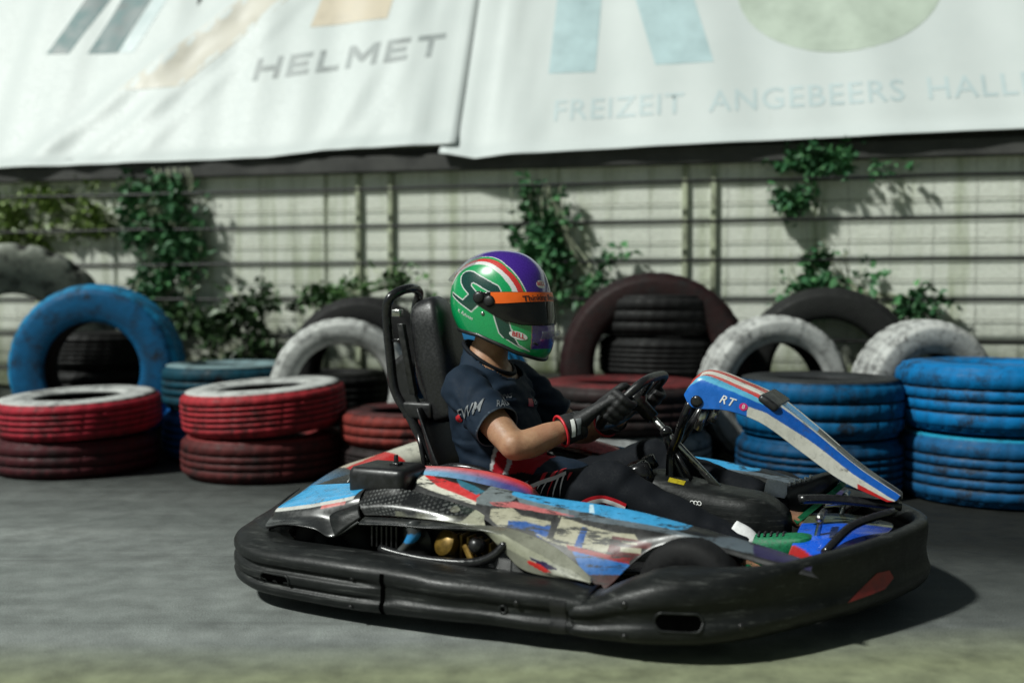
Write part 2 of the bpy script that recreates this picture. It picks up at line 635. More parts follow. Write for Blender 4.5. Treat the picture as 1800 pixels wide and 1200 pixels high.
# ------------------------------------------------------------------ barrier frame: wall, fence, banners
WA = -math.atan(0.2166)
def wall_pt(s, n, z=0.0):
    """s along the barrier, n towards the track, from the point straight ahead of the origin"""
    e = V((math.cos(WA), math.sin(WA), 0))
    q = V((math.sin(WA), -math.cos(WA), 0))
    return V((0, 6.5, 0)) + e * s + q * n + V((0, 0, z))

# concrete wall with panel joints and coping
w = MB()
x = -9.0
k = 0
while x < 8.0:
    wd = 1.55
    w.box((x + 0.008, 0, -0.05), (x + wd - 0.008, 0.16, 1.92), 0.012)
    x += wd
w.box((-9, 0.02, -0.05), (8.3, 0.14, 1.90))
wall = w.build("concrete_wall", M['wall'], smooth=False)
wall.location = wall_pt(0, 0)
wall.rotation_euler = (0, 0, WA)
tag(wall, "pale mossy concrete wall behind the tyre barrier, below the white banners", "wall")

# mesh fence fixed on the wall
def bar(mb, a, b, r, seg=6):
    mb.tube([a, b], r, seg)
mf = thing("mesh_fence", "fine weathered wire mesh fence with thin posts standing right against the concrete wall", "fence", wall_pt(0, 0.014), WA)
m = MB()
zz = 0.297
while zz < 1.70:
    bar(m, (-8.5, 0, zz), (8.2, 0, zz), 0.0022, 5)
    zz += 0.117
xx = -8.5
while xx < 8.2:
    bar(m, (xx, 0.004, 0.3), (xx, 0.004, 1.70), 0.0010, 5)
    xx += 0.234
m.build("wire_mesh", M['mesh_metal'], mf)
for sx in (-5.6, -3.4, -1.02, -0.80, 1.08, 1.25, 3.3, 5.5):
    p = MB()
    p.box((sx - 0.016, -0.018, 0), (sx + 0.016, 0.012, 1.695), 0.004)
    p.build("post", M['post'], mf, smooth=False)

# cable fence in front
cf = thing("cable_fence", "row of taut dark horizontal cables stretched on slim posts above the tyres", "fence", wall_pt(0, 0.14), WA)
for z in (1.589, 1.351, 1.117, 0.887, 0.646, 0.41):
    m = MB()
    pts = []
    for i in range(41):
        t = -8.5 + 17 * i / 40
        pts.append((t, 0, z - 0.006 * abs(math.sin(i * 0.9 + z * 7))))
    m.tube(pts, 0.0092, 6)
    m.build("cable", M['fence_metal'], cf)
for sx in (-6.0, 4.4):
    p = MB()
    p.tube([(sx, 0.025, 0), (sx, 0.025, 1.66)], 0.022, 10)
    p.build("post", M['fence_metal'], cf)

# beam above the wall, carrying the banners
bm_ = thing("banner_beam", "dark grimy steel beam running along the foot of the white banners", "beam", wall_pt(0, 0.035), WA)
m = MB()
m.box((-8.8, -0.05, 1.70), (8.3, 0.05, 1.80), 0.006)
m.build("box_beam", M['beam'], bm_, smooth=False)
m = MB()
m.box((-8.8, -0.02, 1.806), (8.3, 0.05, 1.85), 0.004)
m.build("top_rail", M['fence_metal'], bm_, smooth=False)
for sx in (-7.5, -5.0, -2.5, 0.05, 2.6, 5.1):
    m = MB()
    m.tube([(sx, 0.10, 1.70), (sx, 1.05, 3.9)], 0.03, 8)
    m.build("stay", M['fence_metal'], bm_)

# banners: vinyl sheets leaning back from the beam, with folds
LEAN = 0.55
def banner_pt(s, h, folds):
    """h height above the hem; sheet leans away from the track"""
    n = 0.075 - h * LEAN
    d = 0.0
    for fn in folds:
        d += fn(s, h)
    hem = 0.035 * math.exp(-(h / 0.055) ** 2)
    return V((s, -(n + d + hem) + 0.0, h))

def fold(s0, h0, slope, width, amp, fade=99):
    def f(s, h):
        c = (s - s0) - (h - h0) * slope
        return 0.62 * amp * math.exp(-(c / (width * 1.25)) ** 2) * math.exp(-max(0, (h - h0)) / fade)
    return f

def make_banner(name, label, s0, s1, zfun, folds, top=1.75):
    root = thing(name, label, "banner", wall_pt(0, 0.0, 0), WA, "white printed banners")
    m = MB()
    nu, nv = 150, 80
    vs = []
    for i in range(nu + 1):
        s = s0 + (s1 - s0) * i / nu
        for j in range(nv + 1):
            h = top * (j / nv) ** 1.25
            p = banner_pt(s, h, folds)
            p.z += zfun(s)
            vs.append(p)
    m.add(vs, [(i * (nv + 1) + j, (i + 1) * (nv + 1) + j, (i + 1) * (nv + 1) + j + 1, i * (nv + 1) + j + 1) for i in range(nu) for j in range(nv)])
    sheet = m.build("sheet", M['banner'], root, thick=0.003)
    return root, sheet

def fz_left(s):
    return lerp_list([(-9, 1.775), (-3.5, 1.795), (-1.6, 1.81), (-1.2, 1.845), (-0.35, 1.86)], s)
def fz_right(s):
    return lerp_list([(-0.42, 1.80), (-0.2, 1.755), (0.0, 1.775), (0.9, 1.80), (3.0, 1.835), (9, 1.88)], s)
ripple = lambda a, wl, ph: (lambda s, h: a * math.sin(2 * PI * (s / wl) + ph + 1.3 * h))
bl_root, bl_sheet = make_banner("banner", "white banner at left with dark HELMET lettering and tan slash print", -8.6, -0.34, fz_left,
    [fold(-3.3, 0.15, 1.05, 0.10, 0.05), fold(-3.0, 0.0, 1.0, 0.07, 0.03), fold(-2.6, 0.05, 0.8, 0.05, 0.02), fold(-1.25, 0.02, 0.45, 0.06, 0.035, 0.7), fold(-1.0, 0.02, 0.4, 0.04, 0.022, 0.6), fold(-0.62, 0.0, 0.05, 0.04, 0.02), ripple(0.010, 0.9, 0.3), ripple(0.006, 0.37, 1.0)])
br_root, br_sheet = make_banner("banner", "white banner at right with pale cyan bars, green disc and faint cyan lettering", -0.44, 8.4, fz_right,
    [lambda s, h: 0.032, fold(-0.28, 0.0, 0.02, 0.05, 0.03), fold(-0.15, 0.0, 0.05, 0.05, 0.028), fold(-0.02, 0.0, 0.12, 0.05, 0.025, 0.8), fold(0.08, 0.0, 0.25, 0.05, 0.025, 0.5), ripple(0.009, 1.1, 0.9), ripple(0.005, 0.45, 2.0)])
BN = V((0, -math.cos(math.atan(LEAN)), math.sin(math.atan(LEAN))))

# ------------------------------------------------------------------ camera, light, world
cam = bpy.data.objects.new("camera", bpy.data.cameras.new("camera"))
COL.objects.link(cam)
cam.location = (0, 0, 0.88)
cam.rotation_euler = (R(90) - math.atan(73 / 1800.0), 0, 0)
cam.data.sensor_width = 36
cam.data.lens = 36
cam.data.clip_end = 500
cam.data.dof.use_dof = True
cam.data.dof.focus_distance = 3.2
cam.data.dof.aperture_fstop = 1.15
sc.camera = cam

SUN = V((-0.80, -0.45, 1.0)).normalized()
sl = bpy.data.lights.new("sun", 'SUN')
sl.energy = 4.3
sl.angle = R(4.0)
sl.color = (0.97, 1.0, 0.945)
so = bpy.data.objects.new("sun", sl)
COL.objects.link(so)
so.rotation_euler = (-SUN).to_track_quat('-Z', 'Y').to_euler()
so.location = (-3, -2, 6)
world = bpy.data.worlds.new("World")
sc.world = world
world.use_nodes = True
wt = world.node_tree
bg = wt.nodes['Background']
sky = wt.nodes.new('ShaderNodeTexSky')
sky.sky_type = 'NISHITA'
sky.sun_disc = False
sky.sun_elevation = math.asin(SUN.z)
sky.sun_rotation = math.atan2(SUN.x, SUN.y)
hs = wt.nodes.new('ShaderNodeHueSaturation')
hs.inputs['Saturation'].default_value = 0.45
wt.links.new(sky.outputs[0], hs.inputs['Color'])
tn = wt.nodes.new('ShaderNodeMix')
tn.data_type = 'RGBA'
tn.blend_type = 'MULTIPLY'
tn.inputs[0].default_value = 1.0
tn.inputs[7].default_value = (0.86, 1.0, 0.90, 1)
wt.links.new(hs.outputs[0], tn.inputs[6])
wt.links.new(tn.outputs[2], bg.inputs['Color'])
bg.inputs['Strength'].default_value = 0.030
sc.view_settings.view_transform = 'Standard'
sc.view_settings.look = 'None'
sc.view_settings.exposure = 0

# ------------------------------------------------------------------ banner prints
def banner_print(name, root, sheet, mat, P=None, cell=0.12, text=None, size=0.2, at=(0, 0), bold=0.0, rot=0.0, spacing=1.0, sx=1.0, lift=0.002, label=None):
    off = OFF.get(root.name, V((0, 0, 0)))
    if text:
        vf = text_mesh(text, size, bold=bold, spacing=spacing)
        c, s_ = math.cos(rot), math.sin(rot)
        vf = ([((x * c * sx - y * s_), (x * s_ * sx + y * c)) for x, y in vf[0]], vf[1])
        o = (at[0], -1.0, at[1])
    else:
        vf = poly_mesh(P, cell)
        o = (0, -1.0, 0)
    up = V((0, 0, 1))
    d = decal(name, sheet, mat, o, (1, 0, 0), up, vf, lift=lift, reach=1.6)
    if d and label: d['label'] = label
    return d

# left banner prints (coordinates: along the barrier, height)
banner_print("print", bl_root, bl_sheet, M['print_teal'], [(-3.62, 2.70), (-3.43, 2.69), (-3.20, 3.3), (-3.42, 3.3)])
banner_print("print", bl_root, bl_sheet, M['print_teal'], [(-3.28, 2.685), (-3.03, 2.675), (-2.84, 3.3), (-3.12, 3.3)])
banner_print("print", bl_root, bl_sheet, M['print_pale'], [(-3.02, 2.675), (-2.90, 2.67), (-2.70, 3.3), (-2.83, 3.3)])
banner_print("print", bl_root, bl_sheet, M['print_tan'], [(-2.90, 2.36), (-2.42, 2.37), (-1.6, 3.2), (-2.0, 3.2)])
banner_print("print", bl_root, bl_sheet, M['print_orange'], [(-1.55, 2.79), (-0.98, 2.82), (-0.95, 3.1), (-1.5, 3.1)])
# bold block letters of the word HELMET, slightly climbing to the right
def block(w_, h, t, ch):
    if ch == 'H': return [(0, 0), (t, 0), (t, (h - t) / 2), (w_ - t, (h - t) / 2), (w_ - t, 0), (w_, 0), (w_, h), (w_ - t, h), (w_ - t, (h + t) / 2), (t, (h + t) / 2), (t, h), (0, h)]
    if ch == 'E': return [(0, 0), (w_, 0), (w_, t), (t, t), (t, (h - t) / 2), (w_ * .9, (h - t) / 2), (w_ * .9, (h + t) / 2), (t, (h + t) / 2), (t, h - t), (w_, h - t), (w_, h), (0, h)]
    if ch == 'L': return [(0, 0), (w_, 0), (w_, t), (t, t), (t, h), (0, h)]
    if ch == 'M': return [(0, 0), (t, 0), (t, h - t * 1.6), (w_ / 2 - t * .35, h * .22), (w_ / 2 + t * .35, h * .22), (w_ - t, h - t * 1.6), (w_ - t, 0), (w_, 0), (w_, h), (w_ - t * 1.15, h), (w_ / 2, h * .52), (t * 1.15, h), (0, h)]
    if ch == 'T': return [((w_ - t) / 2, 0), ((w_ + t) / 2, 0), ((w_ + t) / 2, h - t), (w_, h - t), (w_, h), (0, h), (0, h - t), ((w_ - t) / 2, h - t)]
lx = -1.885
for ch, w_ in (('H', .185), ('E', .165), ('L', .160), ('M', .225), ('E', .165), ('T', .185)):
    P = [(lx + x + y * .03, 2.385 + y + (lx + x + 1.885) * .088) for x, y in block(w_, .172, .040, ch)]
    banner_print("lettering", bl_root, bl_sheet, M['print_grey'], P, cell=.05)
    lx += w_ + .052
# right banner prints
banner_print("print", br_root, br_sheet, M['print_cyan'], [(0.20, 2.33), (0.50, 2.33), (0.50, 3.2), (0.20, 3.2)])
banner_print("print", br_root, br_sheet, M['print_cyan'], [(0.88, 2.355), (1.24, 2.355), (1.0, 3.2), (0.62, 3.2)])
banner_print("print", br_root, br_sheet, M['print_green'], [(2.0 + 0.62 * math.cos(2 * PI * k / 40), 2.86 + 0.48 * math.sin(2 * PI * k / 40)) for k in range(40)])
for word, at_s, at_z in (("FREIZEIT", 0.66, 2.066), ("ANGEBEERS", 1.78, 2.087), ("HALLE", 2.76, 2.107)):
    banner_print("lettering", br_root, br_sheet, M['print_pale'], text=word, size=0.20, at=(at_s, at_z), bold=0.008, rot=R(1.2), spacing=1.08, sx=1.0)

# ------------------------------------------------------------------ tyres of the barrier
WHITE, RED, BLUE, DKBLUE, BLACK = (0.56, 0.57, 0.55), (0.40, 0.022, 0.040), (0.001, 0.11, 0.33), (0.0008, 0.062, 0.16), (0.016, 0.016, 0.016)
MAROON, PINK = (0.022, 0.008, 0.009), (0.13, 0.022, 0.024)
def tyre_mesh(Rr, h, rb, tread, top, bottom, seed, wear=0.35, seg=132, lugs=4, cutmix=0.8, cutdepth=0.004):
    """painted car tyre lying on its side: base z = 0"""
    hh = h / 2
    prof = [(rb + 0.012, -hh * 0.62), (rb, -hh * 0.72), (rb + 0.004, -hh * 0.86), (rb + 0.025, -hh * 0.93)]
    sw = Rr - rb
    prof += [(rb + sw * 0.25, -hh * 0.99), (rb + sw * 0.5, -hh), (rb + sw * 0.7, -hh * 0.975), (rb + sw * 0.86, -hh * 0.92), (Rr - 0.028, -hh * 0.85), (Rr - 0.012, -hh * 0.77), (Rr - 0.004, -hh * 0.68)]
    grooves = [[-0.45, -0.16, 0.13, 0.42], [-0.36, -0.02, 0.32], [-0.48, -0.24, 0.0, 0.24, 0.46], [-0.30, 0.26]][seed % 4]
    kinds = ['l'] * 3 + ['s'] * 5 + ['t'] * 3
    kinds = ['l', 'l', 's', 's', 's', 's', 's', 's', 't', 't', 't']
    for g in grooves:
        for dz, rr, kd in ((-0.075, 0, 't'), (-0.055, 0.009, 'g'), (0.005, 0.009, 'g'), (0.025, 0, 't')):
            prof.append((Rr - rr + 0.002 - 0.003 * abs(g), hh * (g + 0.02 + dz)))
            kinds.append(kd)
    n0 = 11
    up = [(r, -z) for r, z in reversed(prof[:n0])]
    prof += up
    kinds += list(reversed(kinds[:n0]))
    # inner liner
    prof += [(rb + 0.03, hh * 0.5), (Rr - 0.035, hh * 0.55), (Rr - 0.03, 0), (Rr - 0.035, -hh * 0.55), (rb + 0.03, -hh * 0.5)]
    kinds += ['l'] * 5
    rnd = random.Random(seed)
    vs, cs = [], []
    m = len(prof)
    for k in range(seg):
        a = 2 * PI * k / seg
        cut = (k % lugs == 0) or (cutmix < 0.5 and k % lugs == 1)
        for i, (r, z) in enumerate(prof):
            kd = kinds[i]
            rr = r
            if kd == 't' and cut:
                rr -= cutdepth
            # blocks skewed across the tread
            aa = a + (0.05 * z / hh if kd in 'tg' else 0)
            vs.append((rr * math.cos(aa), rr * math.sin(aa), z + hh))
            if kd == 'l':
                c = BLACK
            elif kd == 'g' or (kd == 't' and cut):
                c = mixc(BLACK, tread, 0.15 if kd == 'g' else cutmix)
            elif kd == 's':
                c = top if z > 0 else bottom
                t_ = (r - rb) / sw
                if 0.2 < t_ < 0.3: c = mixc(c, BLACK, 0.35)
            else:
                c = tread
            nz = noise.noise(V((math.cos(a) * 2.3 + seed, math.sin(a) * 2.3, z * 7)))
            cs.append(mixc(c, BLACK, max(0, nz - 0.15) * 2 * wear + rnd.uniform(0, 0.10)))
    fs = []
    for k in range(seg):
        k2 = (k + 1) % seg
        for i in range(m):
            i2 = (i + 1) % m
            fs.append((k * m + i, k2 * m + i, k2 * m + i2, k * m + i2))
    return vs, fs, cs

def tyre(label, loc, Rr, h, rb, tread, top=None, bottom=None, seed=1, tilt=(0, 0), spin=0.0, group=None, wear=0.35, lugs=4):
    vs, fs, cs = tyre_mesh(Rr, h, rb, tread, top or tread, bottom or tread, seed, wear, lugs=lugs, cutmix=0.08 if 'tractor' in label else 0.8, cutdepth=0.03 if 'tractor' in label else 0.004)
    me_o = mk("tyre", vs, fs, M['tyre_paint'])
    at = me_o.data.color_attributes.new("Col", 'FLOAT_COLOR', 'POINT')
    for i, c in enumerate(cs):
        at.data[i].color = (c[0], c[1], c[2], 1)
    me_o.location = loc
    me_o.rotation_euler = (tilt[0], tilt[1], spin)
    return tag(me_o, label, "tyre", group)

def upright(label, px_s, Rr, h, rb, tread, top=None, bottom=None, seed=1, yaw=0.0, group=None, wear=0.35, lean=0.0, lugs=4, z0=0.0):
    """tyre standing on its tread, axis across the barrier, yaw about the vertical"""
    o = tyre(label, (0, 0, 0), Rr, h, rb, tread, top, bottom, seed, group=group, wear=wear, lugs=lugs)
    # lying base plane z=0..h -> centre it, then stand it up
    for v in o.data.vertices:
        v.co.z -= h / 2
    o.rotation_mode = 'QUATERNION'
    o.rotation_quaternion = (Matrix.Rotation(WA + yaw, 3, 'Z') @ Matrix.Rotation(R(90) + lean, 3, 'X')).to_quaternion()
    p = px_s
    o.location = (p[0], p[1], Rr * math.cos(lean) + h / 2 * abs(math.sin(lean)) + z0)
    return o

G1 = "tyres of the painted tyre barrier"
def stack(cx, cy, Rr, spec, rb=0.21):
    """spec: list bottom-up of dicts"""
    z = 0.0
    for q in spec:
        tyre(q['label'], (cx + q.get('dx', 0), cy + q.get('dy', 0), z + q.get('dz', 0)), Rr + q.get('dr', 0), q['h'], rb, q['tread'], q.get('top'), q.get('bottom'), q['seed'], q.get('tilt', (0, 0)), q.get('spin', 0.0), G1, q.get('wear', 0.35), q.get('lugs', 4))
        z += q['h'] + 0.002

# leftmost stack
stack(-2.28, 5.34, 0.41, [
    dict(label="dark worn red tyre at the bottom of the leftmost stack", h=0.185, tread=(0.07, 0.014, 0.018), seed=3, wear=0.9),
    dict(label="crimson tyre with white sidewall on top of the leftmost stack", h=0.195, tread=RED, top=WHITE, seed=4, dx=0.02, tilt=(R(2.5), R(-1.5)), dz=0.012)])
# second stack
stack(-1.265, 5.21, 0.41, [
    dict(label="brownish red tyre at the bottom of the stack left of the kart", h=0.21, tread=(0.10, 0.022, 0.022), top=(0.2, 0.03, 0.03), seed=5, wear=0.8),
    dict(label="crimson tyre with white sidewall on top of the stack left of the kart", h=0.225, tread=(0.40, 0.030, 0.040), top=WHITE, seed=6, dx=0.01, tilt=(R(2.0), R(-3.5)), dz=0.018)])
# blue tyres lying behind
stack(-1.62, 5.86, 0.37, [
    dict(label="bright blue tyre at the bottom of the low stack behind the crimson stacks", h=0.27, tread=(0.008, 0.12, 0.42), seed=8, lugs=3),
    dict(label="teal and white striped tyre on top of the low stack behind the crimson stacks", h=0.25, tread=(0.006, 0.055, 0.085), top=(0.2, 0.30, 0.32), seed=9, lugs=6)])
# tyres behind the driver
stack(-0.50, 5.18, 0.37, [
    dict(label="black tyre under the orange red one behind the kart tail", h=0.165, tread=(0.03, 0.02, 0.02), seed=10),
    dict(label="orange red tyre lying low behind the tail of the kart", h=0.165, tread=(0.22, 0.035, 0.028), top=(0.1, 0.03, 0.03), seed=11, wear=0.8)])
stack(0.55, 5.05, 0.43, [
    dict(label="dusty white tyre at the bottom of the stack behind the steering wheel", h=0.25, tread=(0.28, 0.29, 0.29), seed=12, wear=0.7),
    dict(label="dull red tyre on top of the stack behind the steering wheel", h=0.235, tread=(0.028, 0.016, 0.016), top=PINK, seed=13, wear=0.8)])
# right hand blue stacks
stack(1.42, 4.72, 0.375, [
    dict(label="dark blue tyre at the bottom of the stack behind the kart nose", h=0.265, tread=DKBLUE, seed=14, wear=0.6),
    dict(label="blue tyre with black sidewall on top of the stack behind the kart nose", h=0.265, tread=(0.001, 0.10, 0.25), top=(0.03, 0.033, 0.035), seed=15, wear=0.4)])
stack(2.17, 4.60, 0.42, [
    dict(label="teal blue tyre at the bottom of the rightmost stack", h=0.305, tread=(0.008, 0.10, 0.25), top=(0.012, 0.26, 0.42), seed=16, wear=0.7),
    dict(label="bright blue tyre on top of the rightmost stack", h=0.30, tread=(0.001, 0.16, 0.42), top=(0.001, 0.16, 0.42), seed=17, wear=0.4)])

# black tyres piled behind the upright ones
for k, (bs, bn, nn) in enumerate([(-2.55, .58, 3), (-1.62, .56, 2), (0.98, .56, 4), (1.78, .56, 2), (-0.98, .56, 2)]):
    p = wall_pt(bs, bn)
    z = 0
    for q in range(nn):
        tyre("plain black tyre in the low piles hidden behind the painted upright tyres", (p.x + random.uniform(-.02, .02), p.y, z), 0.35, 0.225, 0.19, (0.013, 0.013, 0.013), seed=40 + k * 4 + q, group="black tyres piled behind the barrier")
        z += 0.228
# upright tyres behind the stacks
def wl(px, n):
    """ground point on the line n in front of the wall, seen at image column px (planning aid: plain plan geometry)"""
    a = (px - 900) / 1800.0
    q = V((math.sin(WA), -math.cos(WA), 0))
    base = V((0, 6.5, 0)) + q * n
    e = V((math.cos(WA), math.sin(WA), 0))
    s = (a * base.y - base.x) / (e.x - a * e.y)
    return base + e * s
upright("big bright blue tyre standing upright behind the leftmost stack", (-2.395, 5.92, 0), 0.485, 0.24, 0.27, (0.012, 0.20, 0.40), (0.005, 0.10, 0.24), (0.005, 0.085, 0.22), 20, R(14), G1, 0.45, lugs=5)
upright("white tyre standing upright between the crimson stack and the driver", (-0.935, 5.63, 0), 0.39, 0.20, 0.25, WHITE, WHITE, WHITE, 21, R(24), G1, 0.3)
upright("black tyre standing upright behind the white one left of the driver", (-0.86, 5.93, 0), 0.45, 0.20, 0.28, (0.02, 0.02, 0.02), seed=22, yaw=R(5), group=G1)
upright("small blue tyre standing upright just behind the driver's neck", (-0.22, 5.62, 0), 0.37, 0.20, 0.24, (0.01, 0.16, 0.36), seed=23, yaw=R(-25), group=G1)
upright("largest tyre, dark maroon, standing upright behind the steering wheel", (0.78, 5.62, 0), 0.515, 0.26, 0.33, MAROON, (0.028, 0.014, 0.014), (0.028, 0.014, 0.014), 24, R(6), G1, 0.5)
upright("white tyre standing upright right above the kart's front panel", (1.37, 5.36, 0), 0.40, 0.21, 0.26, WHITE, WHITE, (0.48, 0.49, 0.48), 25, R(22), G1, 0.35)
upright("white tyre standing upright behind the rightmost blue stack", (2.10, 5.22, 0), 0.39, 0.22, 0.22, WHITE, WHITE, WHITE, 26, R(26), G1, 0.3)
upright("black tyre standing upright behind the two white ones at right", (1.73, 5.62, 0), 0.475, 0.20, 0.30, (0.02, 0.021, 0.02), seed=27, yaw=R(0), group=G1)
upright("grey chunky tractor tyre standing against the wall at far left", (-3.22, 6.62, 0.0), 0.62, 0.36, 0.30, (0.36, 0.38, 0.33), (0.30, 0.32, 0.27), (0.30, 0.32, 0.27), 28, R(40), G1, 0.2, lugs=6)

# ------------------------------------------------------------------ plants on the wall
def plant(name, label, cat, clumps, n_leaf, size, cols, seed, group=None, stems=True):
    clumps = [(c[0], c[1] * .5, c[2], c[3], c[4] * .6, c[5]) for c in clumps]
    """clumps: (s, n, z, rs, rn, rz) ellipsoids in the barrier frame; many small leaves, uneven outline"""
    rnd = random.Random(seed)
    base = clumps[0]
    root = thing(name, label, cat, wall_pt(base[0], 0, 0), WA, group)
    m = MB()
    cdict = []
    tot = sum(c[3] * c[5] for c in clumps)
    for c in clumps:
        k = int(n_leaf * c[3] * c[5] / tot)
        for _ in range(k):
            while True:
                a = V((rnd.uniform(-1, 1), rnd.uniform(-1, 1), rnd.uniform(-1, 1)))
                if a.length < 1: break
            a = a * (0.55 + 0.85 * rnd.random() ** 1.4)
            p = V((c[0] - base[0] + a.x * c[3], -(c[1] + abs(a.y) * c[4]), c[2] + a.z * c[5]))
            if noise.noise(p * 6 + V((seed, 0, 0))) < -0.12:
                continue
            if p.z < 0.02: p.z = 0.02
            L = size * rnd.choice((.45, .7, .9, 1.1, 1.4, 1.7))
            d = V((rnd.uniform(-1, 1), rnd.uniform(-0.9, 0.1), rnd.uniform(-1, 0.5))).normalized()
            t = d.cross(V((rnd.uniform(-1, 1), rnd.uniform(-1, 1), rnd.uniform(-1, 1)))).normalized()
            u = d.cross(t)
            bend = u * (L * 0.14)
            i0 = len(m.v)
            m.v += [p, p + d * L * 0.4 + t * L * 0.32 + bend, p + d * L, p + d * L * 0.4 - t * L * 0.32 + bend, p + d * L * 0.45]
            m.f += [(i0, i0 + 1, i0 + 4), (i0 + 1, i0 + 2, i0 + 4), (i0 + 2, i0 + 3, i0 + 4), (i0 + 3, i0, i0 + 4)]
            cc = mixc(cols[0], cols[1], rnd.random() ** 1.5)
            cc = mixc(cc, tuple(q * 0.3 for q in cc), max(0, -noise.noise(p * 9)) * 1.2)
            cdict += [cc] * 5
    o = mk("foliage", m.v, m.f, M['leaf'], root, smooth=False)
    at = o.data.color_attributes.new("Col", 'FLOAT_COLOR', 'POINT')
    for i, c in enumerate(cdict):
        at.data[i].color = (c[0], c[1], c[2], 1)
    if stems:
        st = MB()
        zs = [c[2] for c in clumps]
        zlo = min(c[2] - c[5] for c in clumps)
        for k in range(11):
            pts = []
            s = rnd.uniform(-0.2, 0.2)
            for c in sorted(clumps, key=lambda c: c[2]):
                pts.append((c[0] - base[0] + s + rnd.uniform(-0.04, 0.04), -(c[1] + 0.02 + rnd.uniform(0, 0.04)), c[2] + rnd.uniform(-0.04, 0.04)))
            pts = [(pts[0][0] + rnd.uniform(-.03, .03), pts[0][1], max(0.01, zlo - 0.02))] + pts
            pts.append((pts[-1][0] + rnd.uniform(-.05, .05), pts[-1][1], max(zs) + clumps[-1][5] * 0.5))
            st.tube(pts, [rnd.uniform(.005, .010), 0.003], 6, n=22)
        st.build("stem", M['post'], root)
    return root
DG = ((0.030, 0.125, 0.048), (0.10, 0.28, 0.10))
MG = ((0.04, 0.11, 0.03), (0.12, 0.26, 0.07))
LG = ((0.12, 0.20, 0.03), (0.28, 0.40, 0.10))
plant("climbing_plant", "tall dark green creeper climbing the wall left of the driver", "plant", [(-2.36, 0.1, 1.0, 0.26, 0.16, 0.30), (-2.27, 0.1, 1.32, 0.24, 0.16, 0.28), (-2.33, 0.1, 1.62, 0.20, 0.14, 0.16), (-2.62, 0.1, 1.45, 0.16, 0.1, 0.28)], 3200, 0.05, DG, 1)
plant("climbing_plant", "lime green leafy growth high on the wall at far left", "plant", [(-3.15, 0.05, 1.58, 0.45, 0.10, 0.13), (-3.6, 0.05, 1.35, 0.35, 0.12, 0.25), (-2.95, 0.05, 1.38, 0.22, 0.10, 0.12)], 2900, 0.045, LG, 2)
plant("climbing_plant", "dark green creeper on the wall right behind the helmet, widening downwards", "plant", [(0.34, 0.1, 1.05, 0.42, 0.2, 0.20), (0.24, 0.1, 1.28, 0.22, 0.16, 0.20), (0.19, 0.1, 1.52, 0.13, 0.12, 0.16)], 2900, 0.05, DG, 3)
plant("hanging_plant", "dark green creeper hanging from the beam at upper right", "plant", [(1.72, 0.1, 1.62, 0.16, 0.14, 0.17), (1.95, 0.1, 1.70, 0.40, 0.14, 0.09), (1.70, 0.1, 1.46, 0.10, 0.1, 0.10)], 1900, 0.045, DG, 4, stems=False)
plant("shrub", "dark green bush growing behind the white tyres at right", "plant", [(1.92, 0.15, 0.95, 0.30, 0.2, 0.16), (1.84, 0.12, 1.10, 0.14, 0.12, 0.12), (2.25, 0.15, 0.86, 0.30, 0.2, 0.12)], 2200, 0.05, DG, 5)
plant("weed_tuft", "mid green weeds growing at the wall behind the seat", "plant", [(-0.78, 0.2, 0.98, 0.26, 0.15, 0.14), (-1.15, 0.2, 0.90, 0.25, 0.15, 0.10), (-0.70, 0.2, 0.75, 0.2, 0.15, 0.2)], 2000, 0.045, MG, 6)
plant("weed_tuft", "low green weeds along the wall foot between the left tyres", "plant", [(-1.9, 0.3, 0.65, 0.5, 0.2, 0.30), (-1.7, 0.3, 0.85, 0.35, 0.2, 0.16)], 1500, 0.055, (tuple(c * 0.6 for c in MG[0]), tuple(c * 0.45 for c in MG[1])), 7)

# ------------------------------------------------------------------ the kart (local frame: x forward, y left, z up)
KX, KY, KA = 0.232, 3.33, -R(24)
kart = thing("go_kart", "black, blue, red and white rental go-kart with scuffed side panels driven on the dark asphalt", "go-kart", (KX, KY, 0), KA)

def side_col(polys, base, k=None):
    """livery colours laid out on the side elevation (x, z): later polygons lie on top"""
    def f(p):
        c = base(p) if callable(base) else base
        for P, q in polys:
            if inpoly(p.x, p.z, P):
                c = q
        return c
    return f

# --- surround bumpers -------------------------------------------------
def sweep_bumper(path, ztop, zbot, profs, n):
    """path: plan curve; profs: [(t, profile)] blended along it; outward = right of travel"""
    P = cr([(a, b, 0) for a, b in path], n)
    vs = []
    npf = len(profs[0][1])
    for i in range(n):
        t = i / (n - 1)
        T = (P[min(n - 1, i + 1)] - P[max(0, i - 1)]).normalized()
        O = V((T.y, -T.x, 0))
        zt, zb = ztop(P[i]), zbot(P[i])
        for (ta, pa), (tb, pb) in zip(profs, profs[1:]):
            if t <= tb or (tb, pb) == profs[-1]:
                k = max(0, min(1, (t - ta) / (tb - ta)))
                k = k * k * (3 - 2 * k)
                pr = [(a[0] * (1 - k) + b[0] * k, a[1] * (1 - k) + b[1] * k) for a, b in zip(pa, pb)]
                break
        for d, zf in pr:
            q = P[i] + O * d
            vs.append(V((q.x, q.y, zb + (zt - zb) * zf)))
    fs = []
    for i in range(n - 1):
        for k in range(npf - 1):
            a = i * npf + k
            fs.append((a, a + 1, a + npf + 1, a + npf))
    return vs, fs

